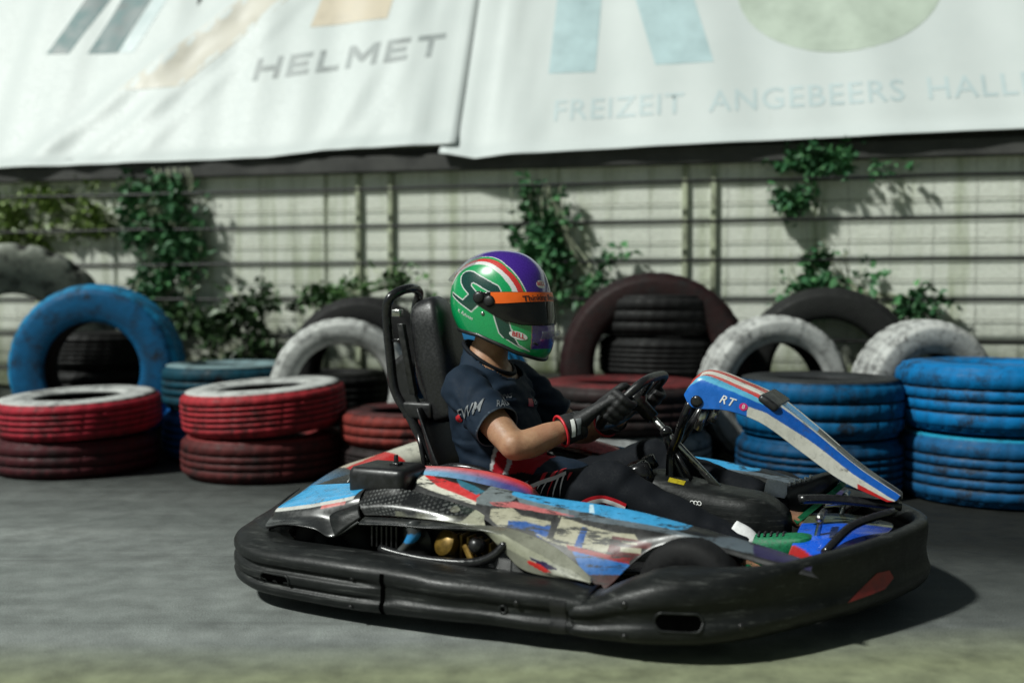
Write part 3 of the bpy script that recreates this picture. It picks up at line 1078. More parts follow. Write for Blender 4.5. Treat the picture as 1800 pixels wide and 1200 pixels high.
PF_SIDE = [(-.16, .90), (-.12, .985), (-.085, 1.0), (-.05, .99), (-.022, .95), (-.006, .88), (0, .80), (0, .70), (-.004, .665), (-.013, .63), (-.014, .60), (-.013, .57), (-.004, .54), (0, .51), (0, .38), (-.004, .35), (-.012, .325), (-.013, .30), (-.004, .26), (0, .23), (-.003, .13), (-.018, .045), (-.05, 0), (-.13, .01)]
PF_FLAT = [(-.16, .90), (-.12, .985), (-.085, 1.0), (-.05, .99), (-.022, .95), (-.006, .88), (0, .82), (.004, .74), (.005, .68), (.004, .63), (.002, .60), (-.002, .57), (-.004, .54), (-.006, .51), (-.006, .40), (-.004, .36), (0, .325), (.003, .29), (.004, .25), (.004, .20), (-.002, .12), (-.018, .045), (-.05, 0), (-.13, .01)]
PF_NOSE = [(-.045, .80), (-.035, .93), (-.026, .985), (-.016, 1.0), (-.004, .99), (.002, .96), (.004, .90), (.004, .80), (.003, .74), (.002, .68), (.001, .64), (0, .60), (0, .54), (.001, .50), (.004, .42), (.008, .36), (.011, .32), (.012, .28), (.010, .23), (.004, .16), (-.008, .09), (-.022, .04), (-.05, 0), (-.13, .01)]

RS = [(-.945, -.28), (-.93, -.46), (-.90, -.61), (-.835, -.72), (-.71, -.795), (-.45, -.825), (-.1, -.822), (.12, -.808), (.30, -.788)]
def zt_side(p):
    return .006 + lerp_list([(-.95, .195), (-.80, .185), (-.70, .175), (-.55, .178), (-.43, .178), (-.20, .172), (.0, .165), (.20, .155), (.29, .145)], p.x)
def zb_side(p):
    return lerp_list([(-.95, .06), (-.7, .040), (-.4, .036), (0, .042), (.3, .042)], p.x)
def mirror(vs):
    return [V((p[0], -p[1], p[2])) for p in vs]
sv, sf = sweep_bumper(RS, zt_side, zb_side, [(0, PF_SIDE), (.58, PF_SIDE), (.70, PF_FLAT), (1, PF_FLAT)], 96)
for q in sv:      # scuffs and dents from knocks
    k = noise.noise(V((q.x * 6, q.z * 9, 3))) * .006
    if q.x > -.35: q.y += k * 1.6
right_side = mk("side_bumper", sv, sf, M['black_plastic'], kart, thick=.006)
left_side = mk("side_bumper", mirror(sv), sf, M['black_plastic'], kart, thick=.006)
# rear bumper
rb = MB()
rp = [(-.945, .30), (-.955, .15), (-.958, 0), (-.955, -.15), (-.945, -.30)]
rvv, rff = sweep_bumper(rp, lambda p: .19, lambda p: .08, [(0, PF_SIDE), (1, PF_SIDE)], 30)
mk("rear_bumper", rvv, rff, M['black_plastic'], kart, thick=.006)
# front bumper: one piece round the nose
FP = [(.255, -.795), (.34, -.80), (.46, -.795), (.575, -.755), (.69, -.66), (.80, -.515), (.91, -.345), (1.0, -.17), (1.045, 0)]
FP = FP + [(a, -b) for a, b in reversed(FP[:-1])]
def zt_front(p):
    return lerp_list([(.25, .138), (.31, .150), (.385, .188), (.46, .212), (.52, .222), (.62, .226), (.75, .232), (.90, .245), (1.05, .262)], p.x)
fv, ff = sweep_bumper(FP, zt_front, lambda p: lerp_list([(.25, .042), (.6, .045), (1.0, .055)], p.x), [(0, PF_FLAT), (.12, PF_FLAT), (.24, PF_NOSE), (.76, PF_NOSE), (.88, PF_FLAT), (1, PF_FLAT)], 180)
for q in fv:
    if q.z > .2 and abs(q.y) > .12 and q.x > .9:
        q.x += .0
    q.y += noise.noise(V((q.x * 7, q.z * 11, 9))) * .004
front_bumper = mk("front_bumper", fv, ff, M['black_plastic'], kart, thick=.006)
# slots in the bumpers
def slot(target, c, right, up, a, b, rot=0):
    n = []
    for k in range(32):
        t = 2 * PI * k / 32
        x = (a - b) * (1 if math.cos(t) > 0 else -1) + b * math.cos(t)
        y = b * math.sin(t)
        n.append((x, y))
    d = decal("slot", target, M['satin_black_deep'], c, right, up, poly_mesh(n, .02), lift=.0015, reach=.15)
    bv = bvh_of(target)
    rr = []
    O, Rv, U = V(c), V(right).normalized(), V(up).normalized()
    N = Rv.cross(U)
    for x, y in n:
        h = bv.ray_cast(O + Rv * x * 1.04 + U * y * 1.08 + N * .15, -N, .5)
        if h[0]: rr.append(h[0])
    if len(rr) > 8 and d:
        MB().tube(rr, .0042, 8, closed=True).build("slot_rim", M['black_plastic'], target)
M['satin_black_deep'] = simple("slot_black", (0.001, 0.001, 0.001), 0.9, **{'Specular_IOR_Level': 0.0})
slot(right_side, (-.62, -.78, .098), (1, -.08, 0), (0, 0, 1), .052, .014)
slot(front_bumper, (.53, -.79, .112), (1, .30, -.02), (0, 0, 1), .055, .020)
slot(right_side, (.08, -.79, .098), (1, 0, 0), (0, 0, 1), .009, .0088)
# seams, strap plates and bolt heads of the bumper modules
for nm_, tg_, xx_, yy_, zz_, w2_, h2_ in (("joint_plate", right_side, .225, -.79, .095, .020, .042), ("joint_plate", right_side, -.265, -.80, .10, .006, .055)):
    decal(nm_, tg_, M['satin_black'] if w2_ > .01 else M['satin_black_deep'], (xx_, yy_, zz_), (1, 0, 0), (0, 0, 1), poly_mesh([(-w2_, -h2_), (w2_, -h2_), (w2_, h2_), (-w2_, h2_)], .012), lift=.0022, reach=.15)
bb_ = bvh_of(right_side)
bf_b = bvh_of(front_bumper)
for xx_, zz_, bv_t, par_ in ((-.36, .13, bb_, right_side), (-.36, .055, bb_, right_side), (.12, .12, bb_, right_side), (.40, .15, bf_b, front_bumper), (.40, .07, bf_b, front_bumper), (.66, .10, bf_b, front_bumper)):
    h_ = bv_t.ray_cast(V((xx_, -1.2, zz_)), V((0, 1, 0)), 1.0)
    if h_[0]:
        n_ = h_[1] if h_[1].y < 0 else -h_[1]
        MB().lathe([(.001, .0045), (.006, .004), (.0085, .001), (.0085, -.003)], h_[0], n_, 14).build("bolt_head", M['engine_dark'], par_)
# red patches and a pale number plate stain on the nose
decal("red_patch", front_bumper, M['dull_red_print'], (.92, -.33, .138), (.5, .866, 0), (0, 0, 1), poly_mesh([(-.11, -.03), (.05, -.02), (.10, 0.0), (.085, .022), (.03, .024)], .015), lift=.0015, reach=.3)
decal("scuff_mark", front_bumper, M['grey_print'], (1.03, .05, .20), (.1, 1, 0), (0, 0, 1), poly_mesh([(-.02, -.02), (.02, -.022), (.026, .012), (-.012, .02)], .01), lift=.0015, reach=.3)

# --- chassis, floor, wheels --------------------------------------------
ch = MB()
for s in (-1, 1):
    ch.tube([(-.80, s * .34, .09), (-.3, s * .36, .085), (.1, s * .34, .085), (.45, s * .24, .085), (.88, s * .20, .09)], .016, 10, n=30)
    ch.tube([(-.62, s * .36, .09), (-.55, s * .62, .10), (.2, s * .68, .10), (.45, s * .36, .09)], .012, 8, n=30)
for x in (-.72, -.2, .3, .86):
    ch.tube([(x, -.36 if x < .3 else -.22, .088), (x, .36 if x < .3 else .22, .088)], .015, 10)
ch.build("chassis_frame", M['black_metal'], kart)
MB().box((-.15, -.25, .062), (.92, .25, .068), .002).build("floor_tray", M['satin_black'], kart, smooth=False)

def wheel(x, y, Rr, wdt, rot=0.0, nm="wheel"):
    root = bpy.data.objects.new(nm, None)
    COL.objects.link(root)
    root.parent = kart
    root.location = (x, y, Rr)
    root.rotation_euler = (0, 0, rot)
    h = wdt / 2
    pr = [(Rr * .50, -h * .9), (Rr * .56, -h * .98), (Rr * .72, -h), (Rr * .88, -h * .94), (Rr * .965, -h * .80), (Rr * .995, -h * .55), (Rr, -h * .2), (Rr, h * .2), (Rr * .995, h * .55), (Rr * .965, h * .80), (Rr * .88, h * .94), (Rr * .72, h), (Rr * .56, h * .98), (Rr * .50, h * .9)]
    t = MB().lathe(pr, (0, 0, 0), (0, 1, 0), 48, closed=True)
    OFF.setdefault(kart.name, V((0, 0, 0)))
    t.build("tyre", M['slick'], root)
    r = MB().lathe([(Rr * .50, -h * .92), (Rr * .46, -h * .86), (Rr * .42, -h * .5), (Rr * .2, -h * .42), (.02, -h * .55), (.001, -h * .56)], (0, 0, 0), (0, 1, 0), 32)
    r.lathe([(Rr * .50, h * .92), (Rr * .46, h * .86), (Rr * .42, h * .5), (Rr * .42, -h * .5)], (0, 0, 0), (0, 1, 0), 32)
    for k in range(5):
        a = 2 * PI * k / 5
        r.lathe([(.008, -h * .62), (.008, -h * .40)], (Rr * .3 * math.cos(a), 0, Rr * .3 * math.sin(a)), (0, 1, 0), 8)
    r.build("rim", M['rim'], root)
    return root
wheel(.505, -.555, .135, .13, R(-6))
wheel(.53, .555, .135, .13, R(-6))
wheel(-.555, -.545, .140, .20)
wheel(-.555, .545, .140, .20)
MB().tube([(-.555, -.62, .14), (-.555, .62, .14)], .02, 12).build("rear_axle", M['steel'], kart)
MB().tube([(.505, -.49, .135), (.50, -.30, .13), (.50, .30, .13), (.53, .49, .135)], .014, 10).build("front_axle", M['black_metal'], kart)
for s in (-1, 1):
    MB().tube([(.44, s * .48, .15), (.42, s * .05, .16)], .008, 8).build("tie_rod", M['steel'], kart)

# --- side pods ----------------------------------------------------------
B_CY, B_BL, B_DB, W_, RD_, PK_, BK_, GR_ = S(70, 165, 215), S(20, 95, 175), S(12, 45, 110), S(205, 203, 190), S(190, 40, 42), S(222, 120, 120), (0.014, 0.014, 0.014), S(150, 150, 140)
ridge = [(-.335, -.50, .357), (-.212, -.50, .352), (-.103, -.50, .338), (.039, -.50, .322), (.224, -.50, .312), (.385, -.50, .298), (.613, -.50, .258), (.80, -.51, .219)]
inner = [(p[0], p[1] + .075, p[2] - .045) for p in ridge]
topin = [(p[0], p[1] + .030, p[2] - .004) for p in ridge]
low_e = [(-.335, -.60, .20), (-.092, -.645, .150), (.07, -.665, .115), (.19, -.66, .112), (.285, -.64, .125), (.345, -.60, .185), (.405, -.575, .236), (.493, -.565, .256), (.611, -.560, .234), (.70, -.562, .216), (.82, -.565, .200)]
mid_e = [(-.335, -.575, .285), (-.20, -.59, .265), (-.05, -.60, .243), (.12, -.60, .226), (.28, -.585, .228), (.40, -.556, .264), (.493, -.548, .278), (.611, -.545, .248), (.80, -.55, .212)]
def pod_color(p):
    return BK_
def build_pod(s):
    m = MB()
    m.skin([inner, topin, ridge, mid_e, low_e], 420, 96)
    if s > 0:
        m.v = mirror(m.v)
    return m.build("side_pod", M['livery'], kart, col=lambda p: POD_COL(V((p.x, -abs(p.y), p.z))), thick=.004, aa=.0012)
# kerb-side decals of the pod in the side elevation (x, z) -- see LIV below
LIV = []
def POD_COL(p):
    c = BK_
    for P, q in LIV:
        if inpoly(p.x, p.z, P):
            c = q
    return c
CRM, CYN, PNK, GRY, BLU, DRD = S(164, 160, 138), S(58, 148, 198), S(182, 98, 98), S(112, 120, 122), S(16, 78, 150), S(88, 19, 19)
LIV += [
    ([(-.34, .343), (-.318, .366), (-.247, .346), (-.186, .330), (-.121, .314), (-.122, .300), (-.181, .312), (-.275, .328)], S(208, 205, 190)),
    ([(-.330, .366), (-.296, .366), (-.229, .352), (-.171, .343), (-.114, .322), (-.120, .307), (-.185, .323), (-.257, .338)], S(200, 45, 45)),
    ([(-.216, .360), (-.150, .345), (-.112, .333), (-.132, .324), (-.19, .342)], S(45, 105, 125)),
    ([(-.128, .316), (-.099, .350), (-.062, .345), (-.005, .330), (-.031, .309), (-.083, .300), (-.122, .305)], GRY),
    ([(-.040, .345), (.001, .335), (.08, .325), (.16, .312), (.20, .305), (.155, .287), (.08, .300), (.0, .312)], S(105, 120, 125)),
    ([(.147, .304), (.275, .292), (.44, .282), (.60, .262), (.786, .226), (.779, .216), (.608, .246), (.453, .271), (.28, .278), (.155, .287)], S(88, 98, 105)),
    ([(-.05, .352), (.034, .334), (.17, .326), (.30, .316), (.441, .300), (.52, .285), (.442, .280), (.275, .291), (.177, .302), (.061, .313), (.001, .321), (-.03, .328)], CYN),
    ([(.20, .318), (.21, .318), (.222, .300), (.207, .300)], S(190, 215, 225)),
    ([(-.086, .309), (-.013, .313), (.045, .306), (.174, .290), (.071, .293), (-.006, .299), (-.071, .302)], PNK),
    ([(-.073, .294), (-.013, .299), (.02, .284), (.11, .274), (.112, .262), (-.001, .268), (-.005, .257), (-.035, .256), (-.068, .274)], CRM),
    ([(-.010, .270), (.056, .271), (.113, .266), (.112, .235), (.085, .238), (.070, .252), (-.008, .256)], BLU),
    ([(.011, .279), (.040, .281), (.110, .271), (.095, .263), (.046, .269)], CRM),
    ([(.037, .253), (.071, .247), (.109, .233), (.165, .222), (.13, .233), (.092, .243)], CRM),
    ([(.125, .289), (.212, .272), (.293, .261), (.347, .262), (.373, .240), (.373, .218), (.341, .203), (.226, .222), (.170, .222), (.108, .238), (.122, .258)], CRM),
    ([(.112, .285), (.135, .287), (.130, .238), (.112, .236)], BK_),
    ([(.200, .268), (.217, .266), (.214, .222), (.192, .224)], BLU),
    ([(.289, .254), (.399, .248), (.397, .232), (.318, .232), (.318, .221), (.376, .219), (.345, .199), (.283, .212)], DRD),
    ([(.318, .246), (.36, .244), (.36, .239), (.318, .240)], CRM),
    ([(.170, .226), (.347, .205), (.345, .192), (.179, .215)], S(140, 24, 26)),
    ([(.190, .213), (.347, .192), (.345, .180), (.314, .155), (.23, .163)], S(24, 100, 172)),
    ([(.22, .160), (.33, .166), (.33, .120), (.20, .120)], S(70, 40, 38)),
    ([(.640, .262), (.80, .235), (.80, .212), (.660, .236)], S(52, 48, 80)),
]
pod_r = build_pod(-1)
pod_l = build_pod(1)

# seat-side fairing (pink over blue) rising inside the pod
fu = [(-.385, -.40, .373), (-.264, -.40, .377), (-.15, -.40, .371), (-.058, -.40, .354), (-.012, -.40, .336), (.004, -.40, .312)]
fl = [(-.345, -.47, .352), (-.25, -.475, .350), (-.14, -.475, .338), (-.04, -.475, .322), (.0, -.45, .316), (.012, -.42, .308)]
fi = [(p[0], p[1] + .05, p[2] - .03) for p in fu]
def fair_col(p):
    t = (p.y + .475) / .075
    if p.y > -.40 + .002: return mixc(PK_, RD_, .3)
    # fades from blue below to pink above, redder towards the front
    top = mixc(PK_, S(205, 60, 62), (p.x + .3) / .25)
    bot = mixc(S(120, 170, 200), S(70, 70, 130), (p.x + .32) / .25)
    return mixc(bot, top, (t - .30) * 2.4)
for s in (-1, 1):
    m = MB().skin([fi, fu, [(a[0] * .5 + b[0] * .5, a[1] * .5 + b[1] * .5 - .008, a[2] * .5 + b[2] * .5 + .006) for a, b in zip(fu, fl)], fl], 110, 40)
    if s > 0: m.v = mirror(m.v)
    o = m.build("seat_fairing", M['livery_clean'], kart, col=lambda p: fair_col(V((p.x, -abs(p.y), p.z))), thick=.004)
    if s < 0: fairing_r = o

# engine guard with carbon look, on the right-hand side only
cT = [(-.472, -.58, .320), (-.356, -.58, .335), (-.244, -.59, .325), (-.109, -.60, .302), (-.06, -.62, .29)]
cB = [(-.422, -.66, .267), (-.328, -.66, .273), (-.183, -.665, .274), (-.08, -.668, .272), (-.038, -.662, .274)]
cM = [(a[0] * .5 + b[0] * .5, -.645, a[2] * .52 + b[2] * .48) for a, b in zip(cT, cB)]
def carbon_col(p):
    w = 1.0 if (int((p.x + p.z * .6) * 160) % 2 == 0) else .0
    ww = 1.0 if (int((p.z - p.x * .25) * 210) % 2 == 0) else .0
    nz = noise.noise(V((p.x * 16, p.z * 40, 2)))
    c = mixc((.012, .012, .012), (.16, .165, .16), w * ww * max(0, .45 + nz))
    fade = max(0, min(1, (p.x + .17) / .10))
    if nz > .0 - fade * .5 + .55 * (1 - fade):
        c = mixc(c, S(178, 176, 155), .9 * fade + .15)
    if p.z < .288 and p.x > -.32:
        c = mixc(c, S(150, 150, 130), max(0, nz + .35))
    return c
m = MB().skin([cT, cM, cB], 150, 46)
guard = m.build("engine_guard", M['livery_clean'], kart, col=carbon_col, thick=.005)

# swooping lower fender round the engine opening
sU = [(-.422, -.655, .262), (-.31, -.655, .267), (-.183, -.66, .270), (-.044, -.66, .273), (.056, -.66, .267), (.154, -.665, .240), (.226, -.67, .199), (.272, -.675, .166)]
sL = [(-.41, -.68, .240), (-.298, -.685, .250), (-.20, -.69, .252), (-.10, -.69, .266), (-.03, -.69, .262), (.035, -.695, .212), (.105, -.70, .170), (.278, -.69, .158)]
sM = [(a[0] * .5 + b[0] * .5, -.70, a[2] * .5 + b[2] * .5) for a, b in zip(sU, sL)]
SWP = []
def sw_col(p):
    c = S(40, 42, 42)
    if p.x > -.1: c = mixc(c, S(140, 140, 125), (p.x + .1) * 5)
    if p.x > .20: c = S(150, 150, 135)
    return SW_COL(p, c)
def SW_COL(p, c):
    for P, q in SWP:
        if inpoly(p.x, p.z, P): c = q
    return c
SWP += [
    ([(-.08, .262), (.03, .262), (.10, .232), (.17, .200), (.14, .19), (.05, .225)], S(165, 165, 145)),
    ([(.10, .215), (.22, .185), (.272, .160), (.17, .170)], S(172, 172, 158)),
    ([(.10, .212), (.15, .200), (.185, .185), (.16, .183)], S(40, 28, 70)),
    ([(.10, .203), (.135, .196), (.17, .178), (.15, .174), (.105, .193)], S(205, 45, 40)),
]
m = MB().skin([sU, sM, sL], 170, 36)
swoosh = m.build("lower_fender", M['livery_clean'], kart, col=sw_col, thick=.006)
# black webs below the fender
m = MB()
m.skin([[(.045, -.675, .205), (.11, -.68, .166), (.28, -.68, .155)], [(.05, -.70, .150), (.12, -.705, .140), (.29, -.70, .130)]], 24, 6)
m.build("fender_web", M['black_plastic'], kart, thick=.004)
m = MB()
m.tube([(-.255, -.672, .258), (-.245, -.685, .235), (-.262, -.695, .205), (-.285, -.70, .180)], [.026, .018, .012, .012], 12, n=18)
m.build("fender_strut", M['livery_clean'], kart, col=lambda p: S(40, 130, 190) if (p.z > .212 and p.z < .236) else S(60, 62, 62))
m = MB()
m.tube([(-.345, -.70, .188), (-.287, -.705, .180), (-.18, -.71, .174), (-.059, -.71, .180), (.005, -.705, .203), (.037, -.69, .240)], .0125, 12, n=40)
m.build("guard_bar", M['black_metal'], kart)

# engine
en = MB()
en.box((-.33, -.60, .09), (-.02, -.40, .20), .02)
en.lathe([(.001, 0), (.06, 0), (.07, .01), (.07, .05), (.05, .06), (.001, .06)], (-.29, -.58, .19), (0, -1, 0), 20)
for k in range(6):
    en.box((-.40 + k * .016, -.66, .18), (-.394 + k * .016, -.52, .255), .001)
en.build("engine_block", M['engine_dark'], kart, angle=40)
m = MB()
for k in range(7):
    m.box((-.165 + k * .022, -.655, .172), (-.156 + k * .022, -.55, .238 - .004 * abs(k - 2)), .002, Matrix.Translation((0, 0, 0)))
m.lathe([(.001, 0), (.030, 0), (.036, .008), (.036, .03), (.022, .04), (.001, .04)], (-.15, -.645, .205), (-.3, -.8, .35), 20)
m.tube([(-.10, -.66, .21), (-.06, -.69, .17), (-.03, -.70, .12)], .009, 8, n=10)
m.build("cylinder_fins", M['gold_metal'], kart, angle=40)
m = MB().lathe([(.001, 0), (.022, 0), (.024, .02), (.015, .035), (.001, .036)], (-.06, -.655, .215), (0, -1, .1), 18)
m.build("spark_plug_cap", M['engine_dark'], kart)
# air box behind the driver's shoulder, on the pod
m = MB()
m.box((-.535, -.575, .295), (-.345, -.415, .388), .022)
airbox = m.build("air_box", M['satin_black'], kart, angle=50)
m = MB().lathe([(.001, .03), (.006, .03), (.008, .0), (.012, .0), (.012, -.005)], (-.41, -.50, .388), (0, 0, 1), 12)
m.box((-.425, -.515, .386), (-.395, -.485, .396), .002)
m.build("box_latch", M['black_metal'], airbox)

# rear wheel fender with cyan top
fT = [(-.80, -.42, .245), (-.751, -.46, .292), (-.646, -.49, .312), (-.528, -.50, .326), (-.49, -.50, .328)]
fM = [(-.775, -.585, .240), (-.742, -.62, .258), (-.625, -.625, .278), (-.505, -.62, .306), (-.462, -.61, .318)]
fM2 = [(-.775, -.64, .215), (-.70, -.66, .232), (-.60, -.665, .245), (-.52, -.66, .246), (-.45, -.645, .275)]
fL = [(-.76, -.67, .205), (-.663, -.70, .228), (-.564, -.705, .226), (-.505, -.70, .208), (-.43, -.68, .250)]
fL2 = [(-.755, -.66, .196), (-.663, -.685, .219), (-.564, -.69, .217), (-.50, -.685, .200), (-.43, -.66, .240)]
def fend_col(p):
    q = lerp_list([(-.78, .250), (-.742, .2575), (-.625, .2785), (-.505, .3065), (-.462, .3185)], p.x)
    if p.x < -.478 and p.z > q - .002: return S(60, 165, 220)
    if p.x < -.478 and p.z > q - .011: return S(205, 205, 200)
    if -.58 < p.x < -.50 and p.z > q - .020: return S(200, 110, 105)
    return (.030, .031, .031)
for s in (-1, 1):
    m = MB().skin([fT, fM, fM2, fL, fL2], 240, 110)
    if s > 0: m.v = mirror(m.v)
    m.build("rear_fender", M['livery_clean'], kart, col=fend_col, thick=.004, aa=.001)
# funnel-shaped bracket between fender and guard
m = MB()
m.skin([[(-.56, -.62, .27), (-.50, -.625, .285), (-.46, -.62, .30)], [(-.54, -.66, .25), (-.495, -.675, .262), (-.44, -.66, .285)], [(-.505, -.69, .206), (-.49, -.70, .212), (-.425, -.675, .262)]], 20, 14)
m.build("fender_bracket", M['black_plastic'], kart, thick=.004)
# rear corner: satin panel rising from the bumper to the fender
m = MB()
m.skin([[(-.93, -.40, .195), (-.90, -.55, .190), (-.83, -.655, .180), (-.73, -.70, .170)], [(-.90, -.38, .225), (-.865, -.52, .215), (-.81, -.615, .205), (-.755, -.66, .196)], [(-.86, -.36, .262), (-.83, -.48, .250), (-.79, -.575, .240), (-.765, -.62, .232)]], 40, 20)
m.build("corner_panel", M['black_plastic'], kart, thick=.004)

# rear fairing running across behind the seat
rr_ = [(-.80, -.50, .243), (-.884, -.25, .256), (-.935, 0, .274), (-.913, .2, .289), (-.85, .42, .319), (-.75, .50, .335), (-.60, .51, .345)]
ri_ = [(-.74, -.46, .235), (-.80, -.22, .240), (-.84, 0, .250), (-.82, .19, .262), (-.765, .36, .288), (-.69, .43, .305), (-.58, .45, .318)]
rl_ = [(-.74, -.45, .17), (-.80, -.22, .17), (-.83, 0, .17), (-.81, .19, .17), (-.75, .35, .19), (-.68, .42, .21), (-.58, .44, .22)]
ro_ = [(-.84, -.52, .20), (-.925, -.27, .20), (-.965, 0, .20), (-.95, .22, .20), (-.90, .46, .22), (-.78, .55, .24), (-.60, .56, .25)]
def rf_col(p):
    a = p.y
    if p.z < .235 and p.x > -.86: return (.012, .012, .012)
    if a < -.28: return S(120, 125, 125)
    if a < -.02: return mixc(S(40, 120, 170), S(60, 62, 64), (a + .28) * 4) if p.x < -.86 else (.02, .02, .02)
    if a < .24: return S(205, 35, 35) if p.x > -.905 else S(200, 190, 170)
    return S(205, 203, 188)
m = MB().skin([ro_, rr_, ri_, rl_], 150, 50)
m.build("rear_fairing", M['livery_clean'], kart, col=rf_col, thick=.004)
m = MB().tube([(-.80, -.12, .30), (-.815, -.12, .26), (-.83, -.13, .235)], .006, 8, n=10)
m.build("fairing_clip", M['steel'], kart)

# --- seat, roll hoop and headrest --------------------------------------
se = []
for t in range(25):
    u = t / 24
    # profile from front lip, along the base, up the back
    P = cr([(.06, 0, .185), (-.02, 0, .13), (-.20, 0, .075), (-.36, 0, .085), (-.455, 0, .17), (-.50, 0, .32), (-.535, 0, .46), (-.55, 0, .52)], 25)[t]
    wd = lerp_list([(0, .16), (.3, .20), (.55, .215), (.8, .21), (1, .17)], u)
    side = lerp_list([(0, .02), (.25, .10), (.5, .15), (.75, .10), (1, .02)], u)
    row = []
    for k in range(17):
        v = -1 + 2 * k / 16
        lift = side * abs(v) ** 4
        fwd = lift * (1.0 if u > .5 else .0)
        row.append(V((P.x + fwd * .8, v * wd, P.z + lift * (.9 if u < .62 else .25))))
    se.append(row)
m = MB().rings(se, cap=False, closed=False, capend=False)
m.build("seat", M['leather'], kart, thick=.012, subsurf=1)
for s in (-1, 1):
    m = MB()
    m.tube([(-.46, s * .20, .31), (-.36, s * .235, .345), (-.24, s * .235, .335), (-.13, s * .225, .27), (-.07, s * .20, .21)], .014, 10, n=26)
    m.build("seat_edge_trim", M['black_metal'], kart)

hoop = MB()
hw = .10
HPT = [(-.505, .33), (-.585, .475), (-.648, .57), (-.668, .70), (-.680, .835), (-.668, .885)]
hoop.tube([(x, -hw, z) for x, z in HPT] + [(-.648, -hw * .66, .910), (-.638, 0, .921), (-.648, hw * .66, .910)] + [(x, hw, z) for x, z in reversed(HPT)], .0165, 12, n=90)
hoop.tube([(-.672, -hw, .74), (-.60, -hw * .95, .745)], .006, 8)
hoop.tube([(-.672, hw, .74), (-.60, hw * .95, .745)], .006, 8)
hoop.build("roll_hoop", M['black_metal'], kart)
for s in (-1, 1):
    m = MB()
    m.tube([(-.575, s * .09, .475), (-.50, s * .15, .30)], .0085, 8)
    m.build("hoop_stay", M['black_metal'], kart)
for s in (-1, 1):
    m = MB()
    m.skin([[(-.668, s * hw, .66), (-.60, s * hw, .71)], [(-.655, s * hw, .58), (-.585, s * hw, .60)], [(-.59, s * hw, .47), (-.53, s * hw, .50)]], 6, 10)
    m.build("gusset_plate", M['satin_black'], kart, thick=.004)
m = MB().box((-.615, -.115, .475), (-.50, .115, .535), .012)
m.build("hoop_clamp_block", M['satin_black'], kart, angle=50)
# padded headrest board
rows = []
for i in range(17):
    u = i / 16
    xx = lerp_list([(0, -.520), (.5, -.578), (1, -.625)], u)
    zz_ = .475 + (.90 - .475) * u
    wd = lerp_list([(0, .108), (.45, .110), (.8, .096), (.95, .076), (1, .042)], u)
    th = lerp_list([(0, .045), (.5, .065), (.9, .06), (1, .03)], u)
    ring = []
    for k in range(28):
        a = 2 * PI * k / 28
        cx = math.copysign(abs(math.cos(a)) ** .45, math.cos(a))
        cy = math.copysign(abs(math.sin(a)) ** .45, math.sin(a))
        groove = .010 * math.exp(-((cy * wd) / .035 - 1.4) ** 4) if cx > 0 else 0
        ring.append(V((xx + .06 + th * cx - groove, wd * cy, zz_ - .01 + .03 * cx * .4)))
    rows.append(ring)
m = MB().rings(rows)
pad = m.build("headrest_pad", M['leather'], kart, subsurf=1)
m = MB()
m.box((-.625, -.128, .560), (-.602, -.106, .80), .003)
m.v = [V((p.x + (.80 - p.z) * .20, p.y, p.z)) for p in m.v]
m.build("pad_rail", M['engine_dark'], kart, angle=40)
for s in (-1, 1):
    MB().box((-.645, s * .115 - .014, .822), (-.612, s * .115 + .014, .848), .004).build("pad_clamp", M['steel'], kart, angle=40)

# --- steering ----------------------------------------------------------
HB = V((.175, 0, .565))
EU = V((.70, 0, .714)).normalized()
EN = V((.714, 0, -.70)).normalized()    # forward and down, along the column
EY = V((0, 1, 0))
def SWP3(y, u, n=0.0):
    return HB + EY * y + EU * u + EN * n
stw = MB()
stw.tube([SWP3(-.125, -.105), SWP3(-.155, -.06), SWP3(-.158, .02), SWP3(-.135, .078), SWP3(-.085, .100), SWP3(0, .105), SWP3(.085, .100), SWP3(.135, .078), SWP3(.158, .02), SWP3(.155, -.06), SWP3(.125, -.105), SWP3(.06, -.12), SWP3(0, -.122), SWP3(-.06, -.12)], .0145, 12, n=96, closed=True)
sw_rim = stw.build("steering_wheel", M['leather'], kart)
m = MB()
for y, u in ((-.15, -.01), (.15, -.01), (.045, .10), (-.045, .10)):
    m.tube([SWP3(y * .18, u * .15, .012), SWP3(y * .6, u * .6, .006), SWP3(y, u, 0)], .0095, 8, n=8, flat=1)
m.build("wheel_spoke", M['black_metal'], sw_rim)
m = MB().lathe([(.001, -.012), (.036, -.012), (.040, 0), (.038, .02), (.024, .03), (.022, .085), (.001, .085)], HB, EN, 24)
m.build("wheel_hub", M['rim'], sw_rim)
m = MB().tube([HB + EN * .03, HB + EN * .17, HB + EN * .42], .0115, 12)
m.build("steering_column", M['steel'], kart)
m = MB()
jc = HB + EN * .145
m.ball(jc, .02, 14)
m.tube([jc, jc + V((.035, 0, -.10)), jc + V((.10, 0, -.21))], .016, 10, n=8)
m.tube([jc + V((.03, -.02, -.05)), jc + V((.09, -.03, -.14))], .008, 8)
m.build("column_bracket", M['black_metal'], kart)
m = MB().lathe([(.001, .04), (.032, .04), (.042, .03), (.044, -.02), (.034, -.03), (.001, -.03)], (.215, -.075, .335), (-.35, -.2, .9), 22)
m.lathe([(.001, .02), (.02, .02), (.022, -.02), (.001, -.02)], (.235, -.03, .37), (-.35, -.2, .9), 16)
m.build("tank_cap", M['black_metal'], kart)

